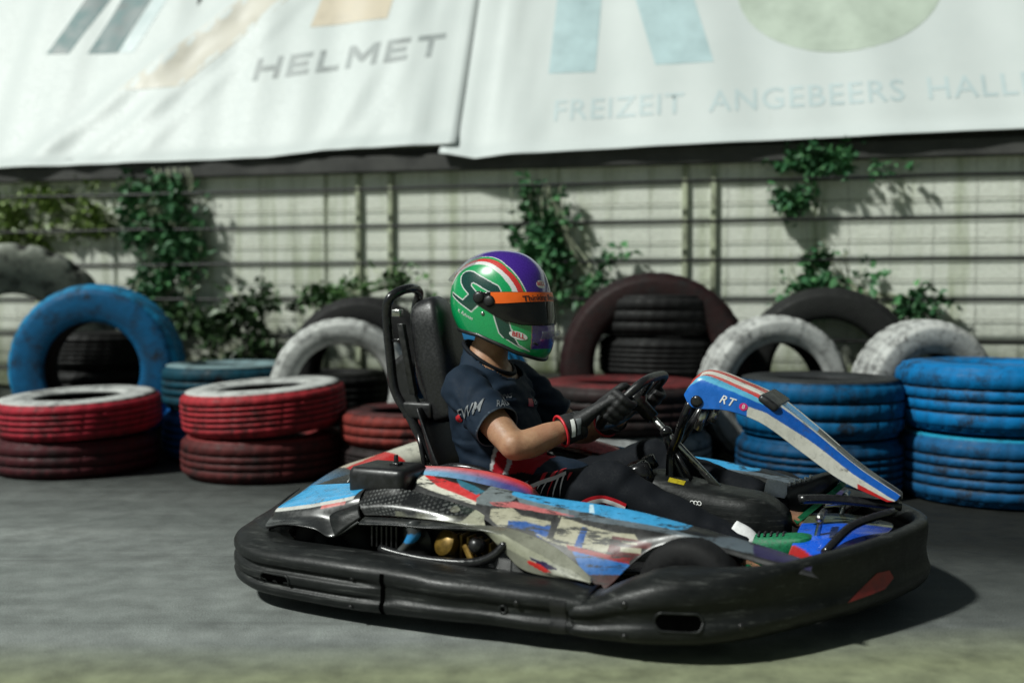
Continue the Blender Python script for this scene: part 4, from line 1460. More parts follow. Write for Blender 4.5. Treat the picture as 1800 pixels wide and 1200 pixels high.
# --- fuel tank between the legs ----------------------------------------
rows = []
for i in range(15):
    u = i / 14
    x = .17 + .50 * u
    zc = lerp_list([(0, .25), (.3, .225), (1, .195)], u)
    hh = lerp_list([(0, .05), (.12, .10), (.5, .105), (.85, .08), (1, .04)], u)
    wd = lerp_list([(0, .06), (.15, .105), (.8, .105), (1, .05)], u)
    ring = []
    for k in range(24):
        a = 2 * PI * k / 24
        cy = math.copysign(abs(math.cos(a)) ** .55, math.cos(a))
        cz = math.copysign(abs(math.sin(a)) ** .6, math.sin(a))
        ring.append(V((x, wd * cy, zc + hh * cz + (.008 * math.sin(u * 9) if cz > 0.5 else 0))))
    rows.append(ring)
tank = MB().rings(rows).build("fuel_tank", M['black_plastic'], kart, subsurf=1)
decal("yellow_sticker", tank, M['yellow'], (.33, -.05, .30), (1, 0, -.05), (0, .8, .6), poly_mesh([(-.025, -.012), (.025, -.012), (.025, .012), (-.025, .012)], .01), lift=.0015)
for dx in (-.011, 0, .011):
    decal("tank_emblem", tank, M['white_paint'], (.40 + dx, -.105, .268), (1, 0, -.2), (0, .3, 1), (lambda q: ([p for p in q], [(i, (i + 1) % 12, 12 + (i + 1) % 12, 12 + i) for i in range(12)]))([(.0068 * math.cos(2 * PI * k / 12), .0068 * math.sin(2 * PI * k / 12)) for k in range(12)] + [(.0045 * math.cos(2 * PI * k / 12), .0045 * math.sin(2 * PI * k / 12)) for k in range(12)]), lift=.0015)

# --- pedals ------------------------------------------------------------
for s, xx in ((-1, .73), (1, .76)):
    m = MB()
    m.tube([(xx - .02, s * .13, .08), (xx + .02, s * .15, .17), (xx + .045, s * .17, .27)], .0085, 8, n=10)
    m.tube([(xx + .045, s * .11, .275), (xx + .045, s * .22, .275)], .010, 8)
    m.build("pedal", M['steel'], kart)

# --- front panel -------------------------------------------------------
pN = [(.366, -.118, .598), (.385, -.122, .622), (.422, -.125, .641), (.516, -.125, .607), (.612, -.106, .566), (.722, -.076, .486), (.848, -.058, .384), (.964, -.045, .308)]
pF = [(.376, -.128, .578), (.395, -.132, .560), (.425, -.134, .556), (.505, -.134, .553), (.600, -.114, .517), (.708, -.084, .436), (.818, -.065, .358), (.941, -.050, .304)]
pC = [(.350, 0, .600), (.368, 0, .637), (.420, 0, .664), (.516, 0, .634), (.610, 0, .590), (.740, 0, .490), (.876, 0, .382), (.978, 0, .306)]
def mir(c): return [(p[0], -p[1], p[2]) for p in c]
pN2 = [(p[0] + .012, p[1] * .72, p[2] + .014) for p in pN]
m = MB().skin([pF, pN, pN2, pC, mir(pN2), mir(pN), mir(pF)], 320, 150)
FPO = []
def panel_col(p):
    """side (flange) colours by x,z on |y| big; top colours by distance across"""
    zN = lerp_list([(.366, .598), (.385, .622), (.422, .641), (.516, .607), (.615, .567), (.728, .492), (.854, .394), (.966, .318)], p.x)
    ay = abs(p.y)
    yN = lerp_list([(.366, .118), (.422, .125), (.516, .125), (.612, .106), (.722, .076), (.848, .058), (.964, .045)], p.x)
    zN = lerp_list([(.366, .598), (.385, .622), (.422, .641), (.516, .607), (.612, .566), (.722, .486), (.848, .384), (.964, .308)], p.x)
    if ay > yN * .985 and p.z < zN + .002:
        # flange
        zF = lerp_list([(.376, .578), (.395, .560), (.425, .556), (.505, .553), (.600, .517), (.708, .436), (.818, .358), (.941, .304)], p.x)
        k = (p.z - zF) / max(.004, zN - zF)
        if p.x < .555: 
            return S(22, 100, 190)
        t = (p.x - .555) / .2
        if p.x > .86 and k < .35: return S(190, 25, 30)
        if k < .62 + .25 * min(1, t): return S(208, 206, 196)
        return S(22, 90, 180)
    # top
    if p.x < .60:
        if ay > .105: return S(95, 175, 210)
        if .030 < ay < .078 and p.x > .40: return S(225, 222, 212)
        return S(205, 62, 58)
    r_ = ay / yN
    if p.x > .80 and r_ < .7: return (.03, .032, .034)
    if r_ > .78: return S(22, 90, 180)
    if r_ > .50: return S(205, 205, 198)
    return S(60, 150, 210) if p.x < .74 else (.03, .032, .034)
panel = m.build("front_panel", M['livery_clean'], kart, col=panel_col, thick=.005, aa=.001)
m = MB().box((-.032, -.112, -.012), (.032, .112, .014), .010)
mt = Matrix.Translation((.612, 0, .590)) @ Matrix.Rotation(R(33), 4, 'Y')
m.v = [mt @ p for p in m.v]
m.v = [V((p.x, p.y, p.z - abs(p.y) * .12)) for p in m.v]
m.build("panel_clip", M['satin_black'], panel, angle=50)
for s in (-1,):
    MB().lathe([(.001, -.004), (.014, -.004), (.018, 0), (.018, .004), (.009, .006), (.001, .006)], (.408, -.134, .578), (0, -1, 0), 20).build("panel_bolt", M['black_metal'], panel)
for s in (-1, 1):
    MB().tube([(.425, s * .10, .55), (.40, s * .085, .49)], .013, 10).build("panel_strut", M['steel'], kart)
for s in (-1, 1):
    m = MB()
    m.tube([(.385, s * .11, .575), (.36, s * .10, .52), (.33, s * .05, .46), (.30, s * .02, .40), (.30, s * .03, .30)], .014, 10, n=18)
    m.build("panel_bracket", M['black_metal'], kart)
# lettering on the panel flank
decal("lettering", panel, M['white_paint'], (.497, -.15, .583), (1, 0, -.30), (.30, 0, 1), text_mesh("RT", .034, .01, shear=.25, spacing=1.15), lift=.0016)
decal("emblem", panel, M['pink_print'], (.545, -.15, .567), (1, 0, -.3), (.3, 0, 1), poly_mesh(oval(.012, .011), .005), lift=.0014)
decal("lettering", panel, M['white_paint'], (.545, -.15, .567), (1, 0, -.3), (.3, 0, 1), text_mesh("8", .018, .005), lift=.0022)

# --- nose --------------------------------------------------------------
nU = [(.70, -.40, .150), (.705, -.2, .205), (.70, 0, .215), (.705, .2, .205), (.70, .40, .150)]
nM = [(.80, -.36, .165), (.82, -.18, .215), (.84, 0, .228), (.82, .18, .215), (.80, .36, .165)]
nL = [(.87, -.28, .17), (.925, -.14, .21), (.955, 0, .225), (.925, .14, .21), (.87, .28, .17)]
def nose_col(p):
    if p.z < .178 + .02 * math.sin(p.x * 20): return S(170, 30, 30) if p.z > .158 else S(195, 195, 190)
    if p.y < -.02: return mixc(S(20, 90, 215), S(10, 30, 110), (p.x - .80) * 7)
    return S(85, 90, 72)
m = MB().skin([nU, nM, nL], 100, 60)
m.build("nose_cover", M['livery_clean'], kart, col=nose_col, thick=.004)
m = MB().tube([(.76, .02, .268), (.82, -.01, .284), (.89, -.01, .288), (.965, 0, .272)], .008, 10, n=24)
m.tube([(.76, .10, .262), (.86, .09, .272), (.96, .09, .262)], .008, 10, n=20)
m.build("nose_bar", M['chrome'], kart)
m = MB()
for s in (-1, 1):
    m.tube([(.80, s * .30, .20), (.86, s * .18, .255), (.96, s * .08, .285)], .012, 8, n=14)
m.tube([(.70, -.09, .30), (.80, -.05, .30), (.975, 0, .285)], .014, 8, n=14)
m.build("nose_frame", M['black_metal'], kart)

# ------------------------------------------------------------------ the driver (kart frame; base at the seat)
PB = V((-.27, 0, .09))
c_, s_ = math.cos(KA), math.sin(KA)
ploc = (KX + c_ * PB.x - s_ * PB.y, KY + s_ * PB.x + c_ * PB.y, PB.z)
person = thing("person", "driver in a green and purple racing helmet, navy jersey and black gloves steering the go-kart", "person", ploc, KA, off=PB)

def ering(c, a, b, ax, bx, n=28, pw=1.0):
    """elliptic ring: centre, half-axis vectors"""
    out = []
    for k in range(n):
        t = 2 * PI * k / n
        x = math.copysign(abs(math.cos(t)) ** pw, math.cos(t))
        y = math.copysign(abs(math.sin(t)) ** pw, math.sin(t))
        out.append(V(c) + V(ax) * (a * x) + V(bx) * (b * y))
    return out

SH_R, EL_R, WR_R = V((-.335, -.195, .592)), V((-.095, -.335, .438)), V((.045, -.195, .492))
SH_L, EL_L, WR_L = V((-.335, .195, .592)), V((-.140, .335, .400)), V((.040, .195, .470))
HIP_R, KN_R, AN_R = V((-.20, -.105, .175)), V((.165, -.190, .325)), V((.565, -.175, .148))
HIP_L, KN_L, AN_L = V((-.20, .105, .175)), V((.185, .215, .345)), V((.635, .150, .215))
HAND_R = SWP3(-.156, -.012)
HAND_L = SWP3(.156, -.012)

def limb(mb, pts, rad, n=30, seg=20, flat=1.0):
    mb.tube(pts, rad, seg, n=n, flat=flat)

def torso(mb, grow=0.0):
    T = [(.10, -.215, .135, .175), (.16, -.225, .150, .190), (.25, -.250, .142, .186), (.36, -.285, .130, .178), (.46, -.312, .130, .190), (.54, -.328, .125, .200), (.595, -.335, .110, .190), (.635, -.340, .092, .150), (.672, -.345, .078, .105), (.705, -.350, .070, .080), (.735, -.350, .064, .066)]
    rings = []
    for z, cx, d, wd in T:
        rings.append(ering((cx, 0, z), d + grow, wd + grow, (1, 0, .0), (0, 1, 0), 32, .9))
    mb.rings(rings)

# body: one continuous skin (torso, neck, arms, legs, wrists, ankles)
b = MB()
torso(b, -.015)
limb(b, [(-.338, 0, .62), (-.335, 0, .70), (-.318, 0, .79)], [.070, .060, .060], 12)
b.ball((-.29, 0, .86), (.10, .08, .11), 20)
for sh, el, wr, hd in ((SH_R, EL_R, WR_R, HAND_R), (SH_L, EL_L, WR_L, HAND_L)):
    limb(b, [sh + V((0, -.0 if sh.y < 0 else 0, 0)), sh.lerp(el, .5) + V((.0, .0, .004)), el], [.058, .052, .043], 20)
    d = wr - el
    b.ball(el + V((-.004, 0, .004)), .0445, 16)
    limb(b, [el - d * .06, el + d * .25 + V((0, 0, -.004)), el + d * .6, wr, wr + d * .2], [.040, .046, .041, .030, .029], 24)
for hp, kn, an in ((HIP_R, KN_R, AN_R), (HIP_L, KN_L, AN_L)):
    limb(b, [hp, hp.lerp(kn, .5), kn], [.085, .078, .056], 20)
    limb(b, [kn, kn.lerp(an, .3) + V((0, 0, -.015)), an, an + V((.05, 0, -.035))], [.054, .056, .036, .036], 24)
bv_, bf_ = remesh(b, .0070, 8)
body = mk("body", bv_, bf_, M['skin'], person)

# jersey
NAVY, NAVY2 = (0.009, 0.019, 0.036), (0.013, 0.026, 0.046)
j = MB()
torso(j, .006)
j.ball((-.115, 0, .255), (.165, .185, .105), 24)
for sh, el in ((SH_R, EL_R), (SH_L, EL_L)):
    d = el - sh
    o = V((0, .03 if sh.y < 0 else -.03, 0))
    limb(j, [sh + o * 2.2 + V((0, 0, .0)), sh + V((0, 0, .002)), sh + d * .35, sh + d * .58, sh + d * .70], [.062, .074, .076, .074, .073], 28, 24)
jv, jf = remesh(j, .0062, 6)
def wrinkle(p):
    q = 0
    # pulls radiating from the armpit and bunching at the waist
    for sy in (-1, 1):
        r_ = (p - V((-.27, sy * .17, .53))).length
        if r_ < .20: q += (1 - r_ / .20) * .9 * math.sin(math.atan2(p.z - .53, p.x + .27) * 9 + p.y * 20)
    if p.z < .42: q += .8 * noise.noise(V((p.x * 6, p.y * 8, p.z * 34 + p.x * 10)))
    if p.z > .50: q += .35 * noise.noise(V((p.x * 9, p.y * 22, p.z * 26)))
    q += .6 * noise.noise(V((p.x * 14 + p.z * 9, p.y * 10, p.z * 18 - p.x * 7)))
    q += .3 * noise.noise(V((p.x * 30, p.y * 30, p.z * 44)))
    return q
bmj = bmesh.new()
bvs = [bmj.verts.new(p) for p in jv]
for f in jf: bmj.faces.new([bvs[i] for i in f])
bmj.normal_update()
def in_sleeve_cut(p):
    for sh, el in ((SH_R, EL_R), (SH_L, EL_L)):
        d = (el - sh)
        t = (p - sh).dot(d) / d.length_squared
        if t > .665 and (p - sh - d * t).length < .095: return True
    return False
kill = [f for f in bmj.faces if in_sleeve_cut(f.calc_center_median())]
# round neck opening
def in_neck(p):
    return p.z > .688 - .62 * (p.x + .345) and math.hypot(p.x + .34, p.y) < .12
kill += [f for f in bmj.faces if f.is_valid and in_neck(f.calc_center_median())]
bmesh.ops.delete(bmj, geom=list(set(kill)), context='FACES')
loose = [v for v in bmj.verts if not v.link_faces]
bmesh.ops.delete(bmj, geom=loose, context='VERTS')
for v in bmj.verts:
    if any(e.is_boundary for e in v.link_edges):
        for sh, el in ((SH_R, EL_R), (SH_L, EL_L)):
            d = el - sh
            t = (v.co - sh).dot(d) / d.length_squared
            if .55 < t < .75 and (v.co - sh - d * t).length < .11:
                v.co += d * (.672 - t)
for v in bmj.verts:
    bnd = any(e.is_boundary for e in v.link_edges)
    v.co += v.normal * (.0085 * wrinkle(v.co) * (0.2 if bnd else 1))
bmj.verts.index_update()
jv = [v.co.copy() for v in bmj.verts]
jf = [tuple(v.index for v in f.verts) for f in bmj.faces]
bmj.free()
JRED, JWH, JDK = (0.42, 0.008, 0.018), (0.62, 0.62, 0.62), (0.005, 0.006, 0.008)
def jersey_col(p):
    c = NAVY
    if math.hypot(p.x + .335, p.y * .8) < .15 and p.z > .58: c = mixc(NAVY2, NAVY, .3)
    for sh, el in ((SH_R, EL_R), (SH_L, EL_L)):
        d = (el - sh)
        t = (p - sh).dot(d) / d.length_squared
        if t > .655 and (p - sh - d * t).length < .10: return (.10, .13, .17)
    # bold red blocks and white bar low on the flank, dark belt with ragged drips
    if p.z < .44 and abs(p.y) < .25:
        u = p.x + (.44 - p.z) * .15
        if .325 < p.z < .415 + .0 * p.x:
            if -.235 < u < -.225 or -.192 < u < -.180: c = JWH
            elif -.225 <= u < -.192 or -.180 <= u < -.10: c = JRED
        elif p.z <= .325 or p.x > -.13: c = JDK
    return c
jersey = mk("jersey", jv, jf, M['cloth'], person, col=jersey_col)
jersey.modifiers.new("thickness", 'SOLIDIFY').thickness = .003
collar = MB()
cpts = []
for k in range(24):
    a = 2 * PI * k / 24
    x = -.338 + .086 * math.cos(a)
    cpts.append((x, .089 * math.sin(a), .690 - .62 * (x + .345)))
collar.tube(cpts, .0075, 8, closed=True, n=60)
collar.build("collar", M['cloth'], jersey, col=lambda p: (.006, .008, .012))

# belt of dripping red / white print over the lap
tr = MB()
for hp, kn, an in ((HIP_R, KN_R, AN_R), (HIP_L, KN_L, AN_L)):
    s = -1 if hp.y < 0 else 1
    limb(tr, [hp + V((-.05, -s * .02, -.02)), hp, hp.lerp(kn, .45) + V((0, 0, .006)), hp.lerp(kn, .8), kn + V((.0, 0, .004)), kn + V((.035, 0, -.035))], [.10, .106, .094, .078, .072, .064], 30, 24)
    limb(tr, [kn + V((-.02, 0, .01)), kn + V((.03, 0, -.02)), kn.lerp(an, .35) + V((0, 0, -.012)), kn.lerp(an, .7), an + V((.008, 0, .012))], [.062, .066, .066, .055, .049], 30, 24)
tr.ball((-.235, 0, .185), (.15, .185, .105), 24)
tv, tf = remesh(tr, .0075, 6)
for i, p in enumerate(tv):
    w_ = 1.5 * noise.noise(V((p.x * 15 - p.z * 10, p.y * 9, p.z * 17 + p.x * 9))) + .7 * noise.noise(V((p.x * 30 + p.z * 12, p.y * 24, p.z * 22)))
    tv[i] = p + V((0, math.copysign(.35, p.y), 1)).normalized() * (.0062 * w_)
def tr_col(p):
    s = -1 if p.y < 0 else 1
    hp, kn = (HIP_R, KN_R) if s < 0 else (HIP_L, KN_L)
    c = (.0045, .006, .009)
    d = kn - hp
    t = (p - hp).dot(d) / d.length_squared
    q = p - hp - d * t
    # dripping print on the lap
    if -.12 < t < .34 and q.z > .0:
        u = p.x * 70 + math.sin(p.y * 60) * .5
        k = int(math.floor(u))
        f = u - k
        r = random.Random(k * 7 + int(abs(p.y) * 9))
        lim = r.uniform(.02, .09)
        if f < .42 and q.z > .105 - lim:
            return JWH if r.random() < .6 else JRED
        if .08 < t < .30 and q.z > .096: return JWH if noise.noise(p * 40) > -.1 else JRED
    return c
trousers = mk("trousers", tv, tf, M['trouser'], person, col=tr_col)

# red and white piping along the outside of the right thigh
def band(path, w_):
    P = cr([(a, b, 0) for a, b in path], 40)
    vs, fs = [], []
    for i, p in enumerate(P):
        T = (P[min(39, i + 1)] - P[max(0, i - 1)]).normalized()
        Nn = V((-T.y, T.x, 0))
        for k in (-1, -.5, 0, .5, 1):
            q = p + Nn * (w_ * k)
            vs.append((q.x, q.y))
    for i in range(39):
        for k in range(4):
            a = i * 5 + k
            fs.append((a, a + 5, a + 6, a + 1))
    return vs, fs
PIPE = [(.085, .255), (.115, .272), (.150, .282), (.185, .278), (.225, .264)]
decal("piping", trousers, M['red_print'], (0, -.45, 0), (1, 0, 0), (0, 0, 1), band(PIPE, .0165), lift=.0035, reach=.3)
decal("piping", trousers, M['white_paint'], (0, -.45, 0), (1, 0, 0), (0, 0, 1), band(PIPE, .0065), lift=.0045, reach=.3)
# gloves follow
# gloves: palm, four bent fingers and a thumb closed round the wheel
def glove(s, wr, el, hand, label=None):
    """s = -1 right hand, +1 left hand"""
    g = MB()
    y = EY * s                      # outwards
    # handle axis through hand along EU
    kn_, tips = [], []
    d = (wr - el).normalized()
    palm_c = hand + y * .024 - EN * .030
    offs = [.040, .0145, -.011, -.035]
    rads = [.0132, .0138, .0134, .0118]
    lens = [.96, 1.06, 1.0, .86]
    for u, r, L in zip(offs, rads, lens):
        k0 = hand + EU * (u * .80) + y * .030 - EN * .032
        k1 = hand + EU * u + y * .037 + EN * .004 * L
        k2 = hand + EU * (u * 1.02) + y * .022 + EN * .031 * L
        k3 = hand + EU * (u * 1.02) - y * .010 * L + EN * .030
        k4 = hand + EU * (u * 1.0) - y * .026 * L + EN * .008
        g.tube([k0, k1, k2, k3, k4], [r * 1.15, r * 1.1, r, r * .92, r * .8], 12, n=18)
        g.ball(k1 + y * .002, r * 1.12, 10)
    # palm
    rings = []
    for t, a, b2 in ((0, .040, .040), (.25, .040, .037), (.5, .046, .032), (.78, .052, .027), (1, .050, .021)):
        c0 = (wr - d * .01).lerp(hand + y * .032 - EN * .016, t)
        ax = (EU * t + V((0, 0, 1)) * (1 - t)).normalized()
        dirn = ((hand + y * .032 - EN * .016) - wr).normalized()
        bx = dirn.cross(ax).normalized()
        rings.append(ering(c0, a, b2, ax, bx, 20))
    g.rings(rings)
    # thumb along the driver's side of the rim
    base = wr.lerp(palm_c, .62) + EU * .022
    g.tube([base, hand + EU * .052 - EN * .030 + y * .004, hand + EU * .060 - EN * .019 - y * .016, hand + EU * .062 - EN * .004 - y * .028], [.017, .0145, .0128, .0105], 12, n=14)
    # cuff
    g.tube([wr - d * .048, wr - d * .02, wr + d * .02], [.047, .047, .038], 20, n=10)
    gv, gf = remesh(g, .0040, 3)
    o = mk("glove", gv, gf, M['glove'], person)
    cu = MB()
    rg = ering(wr - d * .048, .0475, .0475, d.orthogonal().normalized(), d.cross(d.orthogonal()).normalized(), 32)
    cu.tube(rg, .0042, 8, closed=True)
    cu.build("cuff_edge", M['red_print'], o)
    st = MB()
    c1 = wr + d * .012
    e1 = d.orthogonal().normalized()
    e2 = d.cross(e1).normalized()
    st.rings([ering(c1 - d * .010, .0455, .0455, e1, e2, 32), ering(c1, .0448, .0448, e1, e2, 32), ering(c1 + d * .010, .043, .043, e1, e2, 32)], cap=False, capend=False)
    st.build("wrist_strap", M['glove'], o, thick=.003)
    bv2 = bvh_of(o)
    for k in range(2):
        cc = wr + d * (.008 + .020 * k)
        stripe = [(-.0065, -.026), (.0065, -.026), (.0065, .022), (-.0065, .022)]
        out = V((0, s, 0))
        decal("glove_print", bvh_of(o), M['grey_print'] if k else M['white_paint'], cc + out * .05, d, V((0, 0, 1)) * (1), poly_mesh(stripe, .006), lift=.0052 if not k else .003, reach=.1, mb=o)
    return o
gl_r = glove(-1, WR_R, EL_R, HAND_R)
gl_l = glove(1, WR_L, EL_L, HAND_L)

# shoes
def shoe(an, toe, s):
    an, toe = V(an), V(toe)
    d = (toe - an)
    L = d.length
    f = d.normalized()
    up = (V((0, 0, 1)) - f * f.z).normalized()
    side = f.cross(up)
    rings = []
    for t, wdt, hu, hd in ((-.30, .020, .030, .028), (-.22, .033, .052, .044), (0, .038, .062, .050), (.25, .040, .050, .050), (.5, .044, .034, .048), (.75, .046, .022, .044), (.93, .036, .008, .036), (1.0, .016, -.008, .024)):
        c = an + f * (L * t)
        ring = []
        for k in range(24):
            a = 2 * PI * k / 24
            h = hu if math.sin(a) > 0 else hd
            ring.append(c + side * (wdt * math.cos(a)) + up * (h * math.copysign(abs(math.sin(a)) ** .75, math.sin(a))))
        rings.append(ring)
    o = MB().rings(rings).build("shoe", M['green_shoe'] if s < 0 else M['satin_black'], person, subsurf=1)
    so_ = MB()
    rings = []
    for t, wdt in ((-.31, .022), (-.2, .037), (.1, .040), (.5, .047), (.8, .047), (.97, .032), (1.02, .012)):
        c = an + f * (L * t) - up * .046
        rings.append([c + side * (wdt * x) + up * y for x, y in ((-1, -.008), (1, -.008), (1, .008), (-1, .008))])
    so_.rings(rings).build("sole", M['satin_black'] if s < 0 else M['green_shoe'], o, smooth=False)
    ts = MB()
    for k in range(5):
        t = .18 + k * .10
        h = lerp_list([(0, .062), (.25, .050), (.5, .034), (.75, .022)], t)
        c = an + f * (L * t) + up * (h + .003)
        ts.tube([c - side * .024 - up * .006, c, c + side * .024 - up * .006], .0035, 6, n=8)
    ts.build("lace", M['white_paint'] if s > 0 else M['black_print'], o)
    k_ = MB().tube([an - f * .01 + up * .03, an + up * .055 - f * .02, an + up * .085 - f * .045], [.036, .037, .036], 16, n=8)
    k_.build("sock", M['sock'], person)
    return o
shoe(AN_R + V((.035, 0, .0)), AN_R + V((.185, -.005, .070)), -1)
shoe(AN_L + V((.02, 0, .03)), AN_L + V((.135, .0, .135)), 1)

# ---- helmet -------------------------------------------------------------
HC = V((-.285, 0, .870))
HZ = [(-.185, -.055, .148, .098), (-.16, -.085, .166, .112), (-.12, -.128, .176, .124), (-.075, -.160, .176, .131), (-.03, -.180, .171, .134), (.02, -.186, .164, .134), (.065, -.180, .154, .127), (.105, -.162, .138, .113), (.140, -.128, .108, .090), (.163, -.088, .072, .062), (.174, -.045, .030, .034), (.177, -.012, -.006, .004)]
def hsl(z):
    P = [(a[0], V(a[1:])) for a in HZ]
    z = max(P[0][0], min(P[-1][0], z))
    for i in range(len(P) - 1):
        if z <= P[i + 1][0]:
            p0 = P[max(0, i - 1)]; p1 = P[i]; p2 = P[i + 1]; p3 = P[min(len(P) - 1, i + 2)]
            t = (z - p1[0]) / (p2[0] - p1[0])
            m1 = (p2[1] - p0[1]) / max(1e-6, p2[0] - p0[0]) * (p2[0] - p1[0])
            m2 = (p3[1] - p1[1]) / max(1e-6, p3[0] - p1[0]) * (p2[0] - p1[0])
            return (2 * t ** 3 - 3 * t * t + 1) * p1[1] + (t ** 3 - 2 * t * t + t) * m1 + (-2 * t ** 3 + 3 * t * t) * p2[1] + (t ** 3 - t * t) * m2
    return P[-1][1]
def hpt(a, z, grow=0.0):
    """helmet surface: a = angle from the front (right side positive), z height"""
    q = hsl(z)
    xb, xf, w_ = q.x, q.y, max(.002, q.z)
    cx = (xb + xf) / 2 + .0
    hx = max(.002, (xf - xb) / 2)
    e = lerp_list([(-.19, .92), (-.08, .90), (.06, .95), (.17, 1.0)], z)
    c, s = math.cos(a), math.sin(a)
    x = cx + (hx + grow) * math.copysign(abs(c) ** e, c)
    # chin narrows towards the front
    wn = w_ * (1 - .16 * max(0, c) ** 1.5 * max(0, min(1, (.02 - z) / .12)))
    y = -(wn + grow) * math.copysign(abs(s) ** e, s)
    return V((x, y, z))
def zbot(a):
    x = math.cos(a)
    return lerp_list([(-1, -.085), (-.3, -.105), (.35, -.160), (1, -.186)], x)
HG, HGD, HW, HR, HPU = (0.0, 0.34, 0.10), (0.0, 0.045, 0.034), (.72, .72, .72), (.62, .035, .03), (0.055, 0.016, 0.26)
HELM_POLYS = []
HELM_LINES = []
def A_(P): return [(a * 2.5, b) for a, b in P]
S_POLY = [(72.7, 55.2), (95, 80), (117.3, 102.4), (126, 106), (133.0, 104.9), (137.5, 97), (138.5, 87.0), (134.8, 67.0), (127.3, 47.0), (118.4, 29.0), (127.5, 10.4), (138, 24), (149.2, 36.7), (149, 26.5), (131, -3), (113.7, -28.8), (93.5, 9.4), (107.2, 39.6), (115, 56), (116.0, 62), (113.4, 65.5), (108, 62), (91.2, 41.2), (77.8, 27.0), (68.6, 27.0), (70, 45)]
T_POLY = [(86, -1), (80.9, -33), (72.3, -96.5), (66, -112), (61.2, -118), (46.8, -141), (32, -157), (45.6, -135), (52.8, -103.5), (58.5, -55), (71.6, -50)]
HELM_POLYS += [(A_(S_POLY), HGD), (A_(T_POLY), HGD)]
HELM_LINES += [(A_(S_POLY + S_POLY[:1]), 1.7), (A_([(86, -1), (80.9, -33), (72.3, -96.5), (66, -112)]), 1.5), (A_([(58.5, -57), (52.8, -103.5), (45.6, -135.2), (31.3, -157)]), 1.5), (A_([(61.2, -118), (46.8, -140.5), (32, -157)]), 1.2)]
CR_PUR = [(20, .0905), (24, .0909), (31, .0905), (39, .093), (56, .0955), (71, .0938), (91, .081), (100, .076), (115, .068), (140, .052), (180, .035)]
CR_RG = [(20, .0935), (38, .0955), (52, .0975), (65, .099), (82, .0915), (93, .0865), (106, .080), (120, .072), (140, .060), (180, .045)]
CR_WR = [(20, .1044), (39, .1055), (55, .107), (68, .107), (81, .1035), (93, .0965), (103, .0905), (120, .082), (140, .069), (180, .055)]
CR_WL = [(20, .1135), (47, .1135), (61, .1145), (78, .112), (91, .1055), (102, .100), (117, .091), (140, .078), (180, .063)]
def helm_col(p):
    q = p - HC
    a = math.degrees(math.atan2(-q.y, q.x))
    aa = abs(a)
    c = HG
    return HELM_COL(aa, q.z, abs(q.y), q.x, c)
def HELM_COL(aa, z, ay, x, c):
    for P, q in HELM_POLYS:
        if inpoly(aa * 2.5, z * 1000, P): c = q
    # crown stripes run fore and aft: purple in the middle, red and white beside it
    if z > .02 and (aa < 75 or z > .06):
        ph = math.degrees(math.atan2(z + .03, x))
        if ay < lerp_list(CR_PUR, ph) - .0022: c = HPU
        elif ay < lerp_list(CR_PUR, ph): c = HW
        elif ay < lerp_list(CR_RG, ph): c = HG
        elif ay < lerp_list(CR_WR, ph): c = HR
        elif ay < lerp_list(CR_WL, ph): c = HW
    elif aa < 31 and z < -.05 and x > 0:
        c = (.45, .2, .15) if aa > 30.2 else HPU
        if z < -.150: c = HG
    for P, wd in HELM_LINES:
        if distpoly(aa * 2.5, z * 1000, P, False) < wd: c = HW
    return c
nA, nZ = 340, 250
vs = []
for i in range(nA):
    a = -PI + 2 * PI * i / nA
    z0 = zbot(a)
    for k in range(nZ + 1):
        t = k / nZ
        t = t if t < .6 else .6 + .4 * (1 - (1 - (t - .6) / .4) ** 1.6)
        z = z0 + (.1765 - z0) * t
        vs.append(HC + hpt(a, z))
fs = []
for i in range(nA):
    i2 = (i + 1) % nA
    for k in range(nZ):
        fs.append((i * (nZ + 1) + k, i2 * (nZ + 1) + k, i2 * (nZ + 1) + k + 1, i * (nZ + 1) + k + 1))
helmet = mk("helmet", vs, fs, M['helmet_paint'], person, col=helm_col)
# bottom trim
m = MB()
m.tube([HC + hpt(-PI + 2 * PI * k / 60, zbot(-PI + 2 * PI * k / 60), -.001) for k in range(60)], .0075, 8, closed=True)
m.build("edge_trim", M['satin_black'], helmet)
# lining visible from below
rings = []
for g, dz in ((-.004, .002), (-.03, .004), (-.05, .03), (-.06, .10)):
    rings.append([HC + hpt(-PI + 2 * PI * k / 48, zbot(-PI + 2 * PI * k / 48) + .0, g) + V((0, 0, dz)) for k in range(48)])
MB().rings(rings, cap=False).build("lining", M['satin_black_deep'], helmet)

# visor: wraps the front from pivot to pivot
def visor_strip(a0, a1, zlo, zhi, grow, na=110, nz=24):
    m = MB()
    vs = []
    for i in range(na + 1):
        a = a0 + (a1 - a0) * i / na
        lo, hi = zlo(a), zhi(a)
        for k in range(nz + 1):
            z = lo + (hi - lo) * k / nz
            vs.append(HC + hpt(a, z, grow))
    m.add(vs, [(i * (nz + 1) + k, (i + 1) * (nz + 1) + k, (i + 1) * (nz + 1) + k + 1, i * (nz + 1) + k + 1) for i in range(na) for k in range(nz)])
    return m
def v_lo(a):
    return lerp_list([(0, -.072), (30, -.074), (55, -.071), (72, -.058), (84, -.034), (96, -.004)], abs(math.degrees(a)))
def v_hi(a):
    return lerp_list([(0, .036), (60, .036), (86, .036), (96, .034)], abs(math.degrees(a)))
visor = visor_strip(R(-96), R(96), v_lo, v_hi, .0045).build("visor", M['visor'], helmet, thick=.003)
def o_lo(a):
    return lerp_list([(0, .006), (40, .004), (70, -.001), (90, -.002)], abs(math.degrees(a)))
strip = visor_strip(R(-82), R(82), o_lo, lambda a: .035, .0058, nz=10).build("visor_strip", M['orange'], visor)
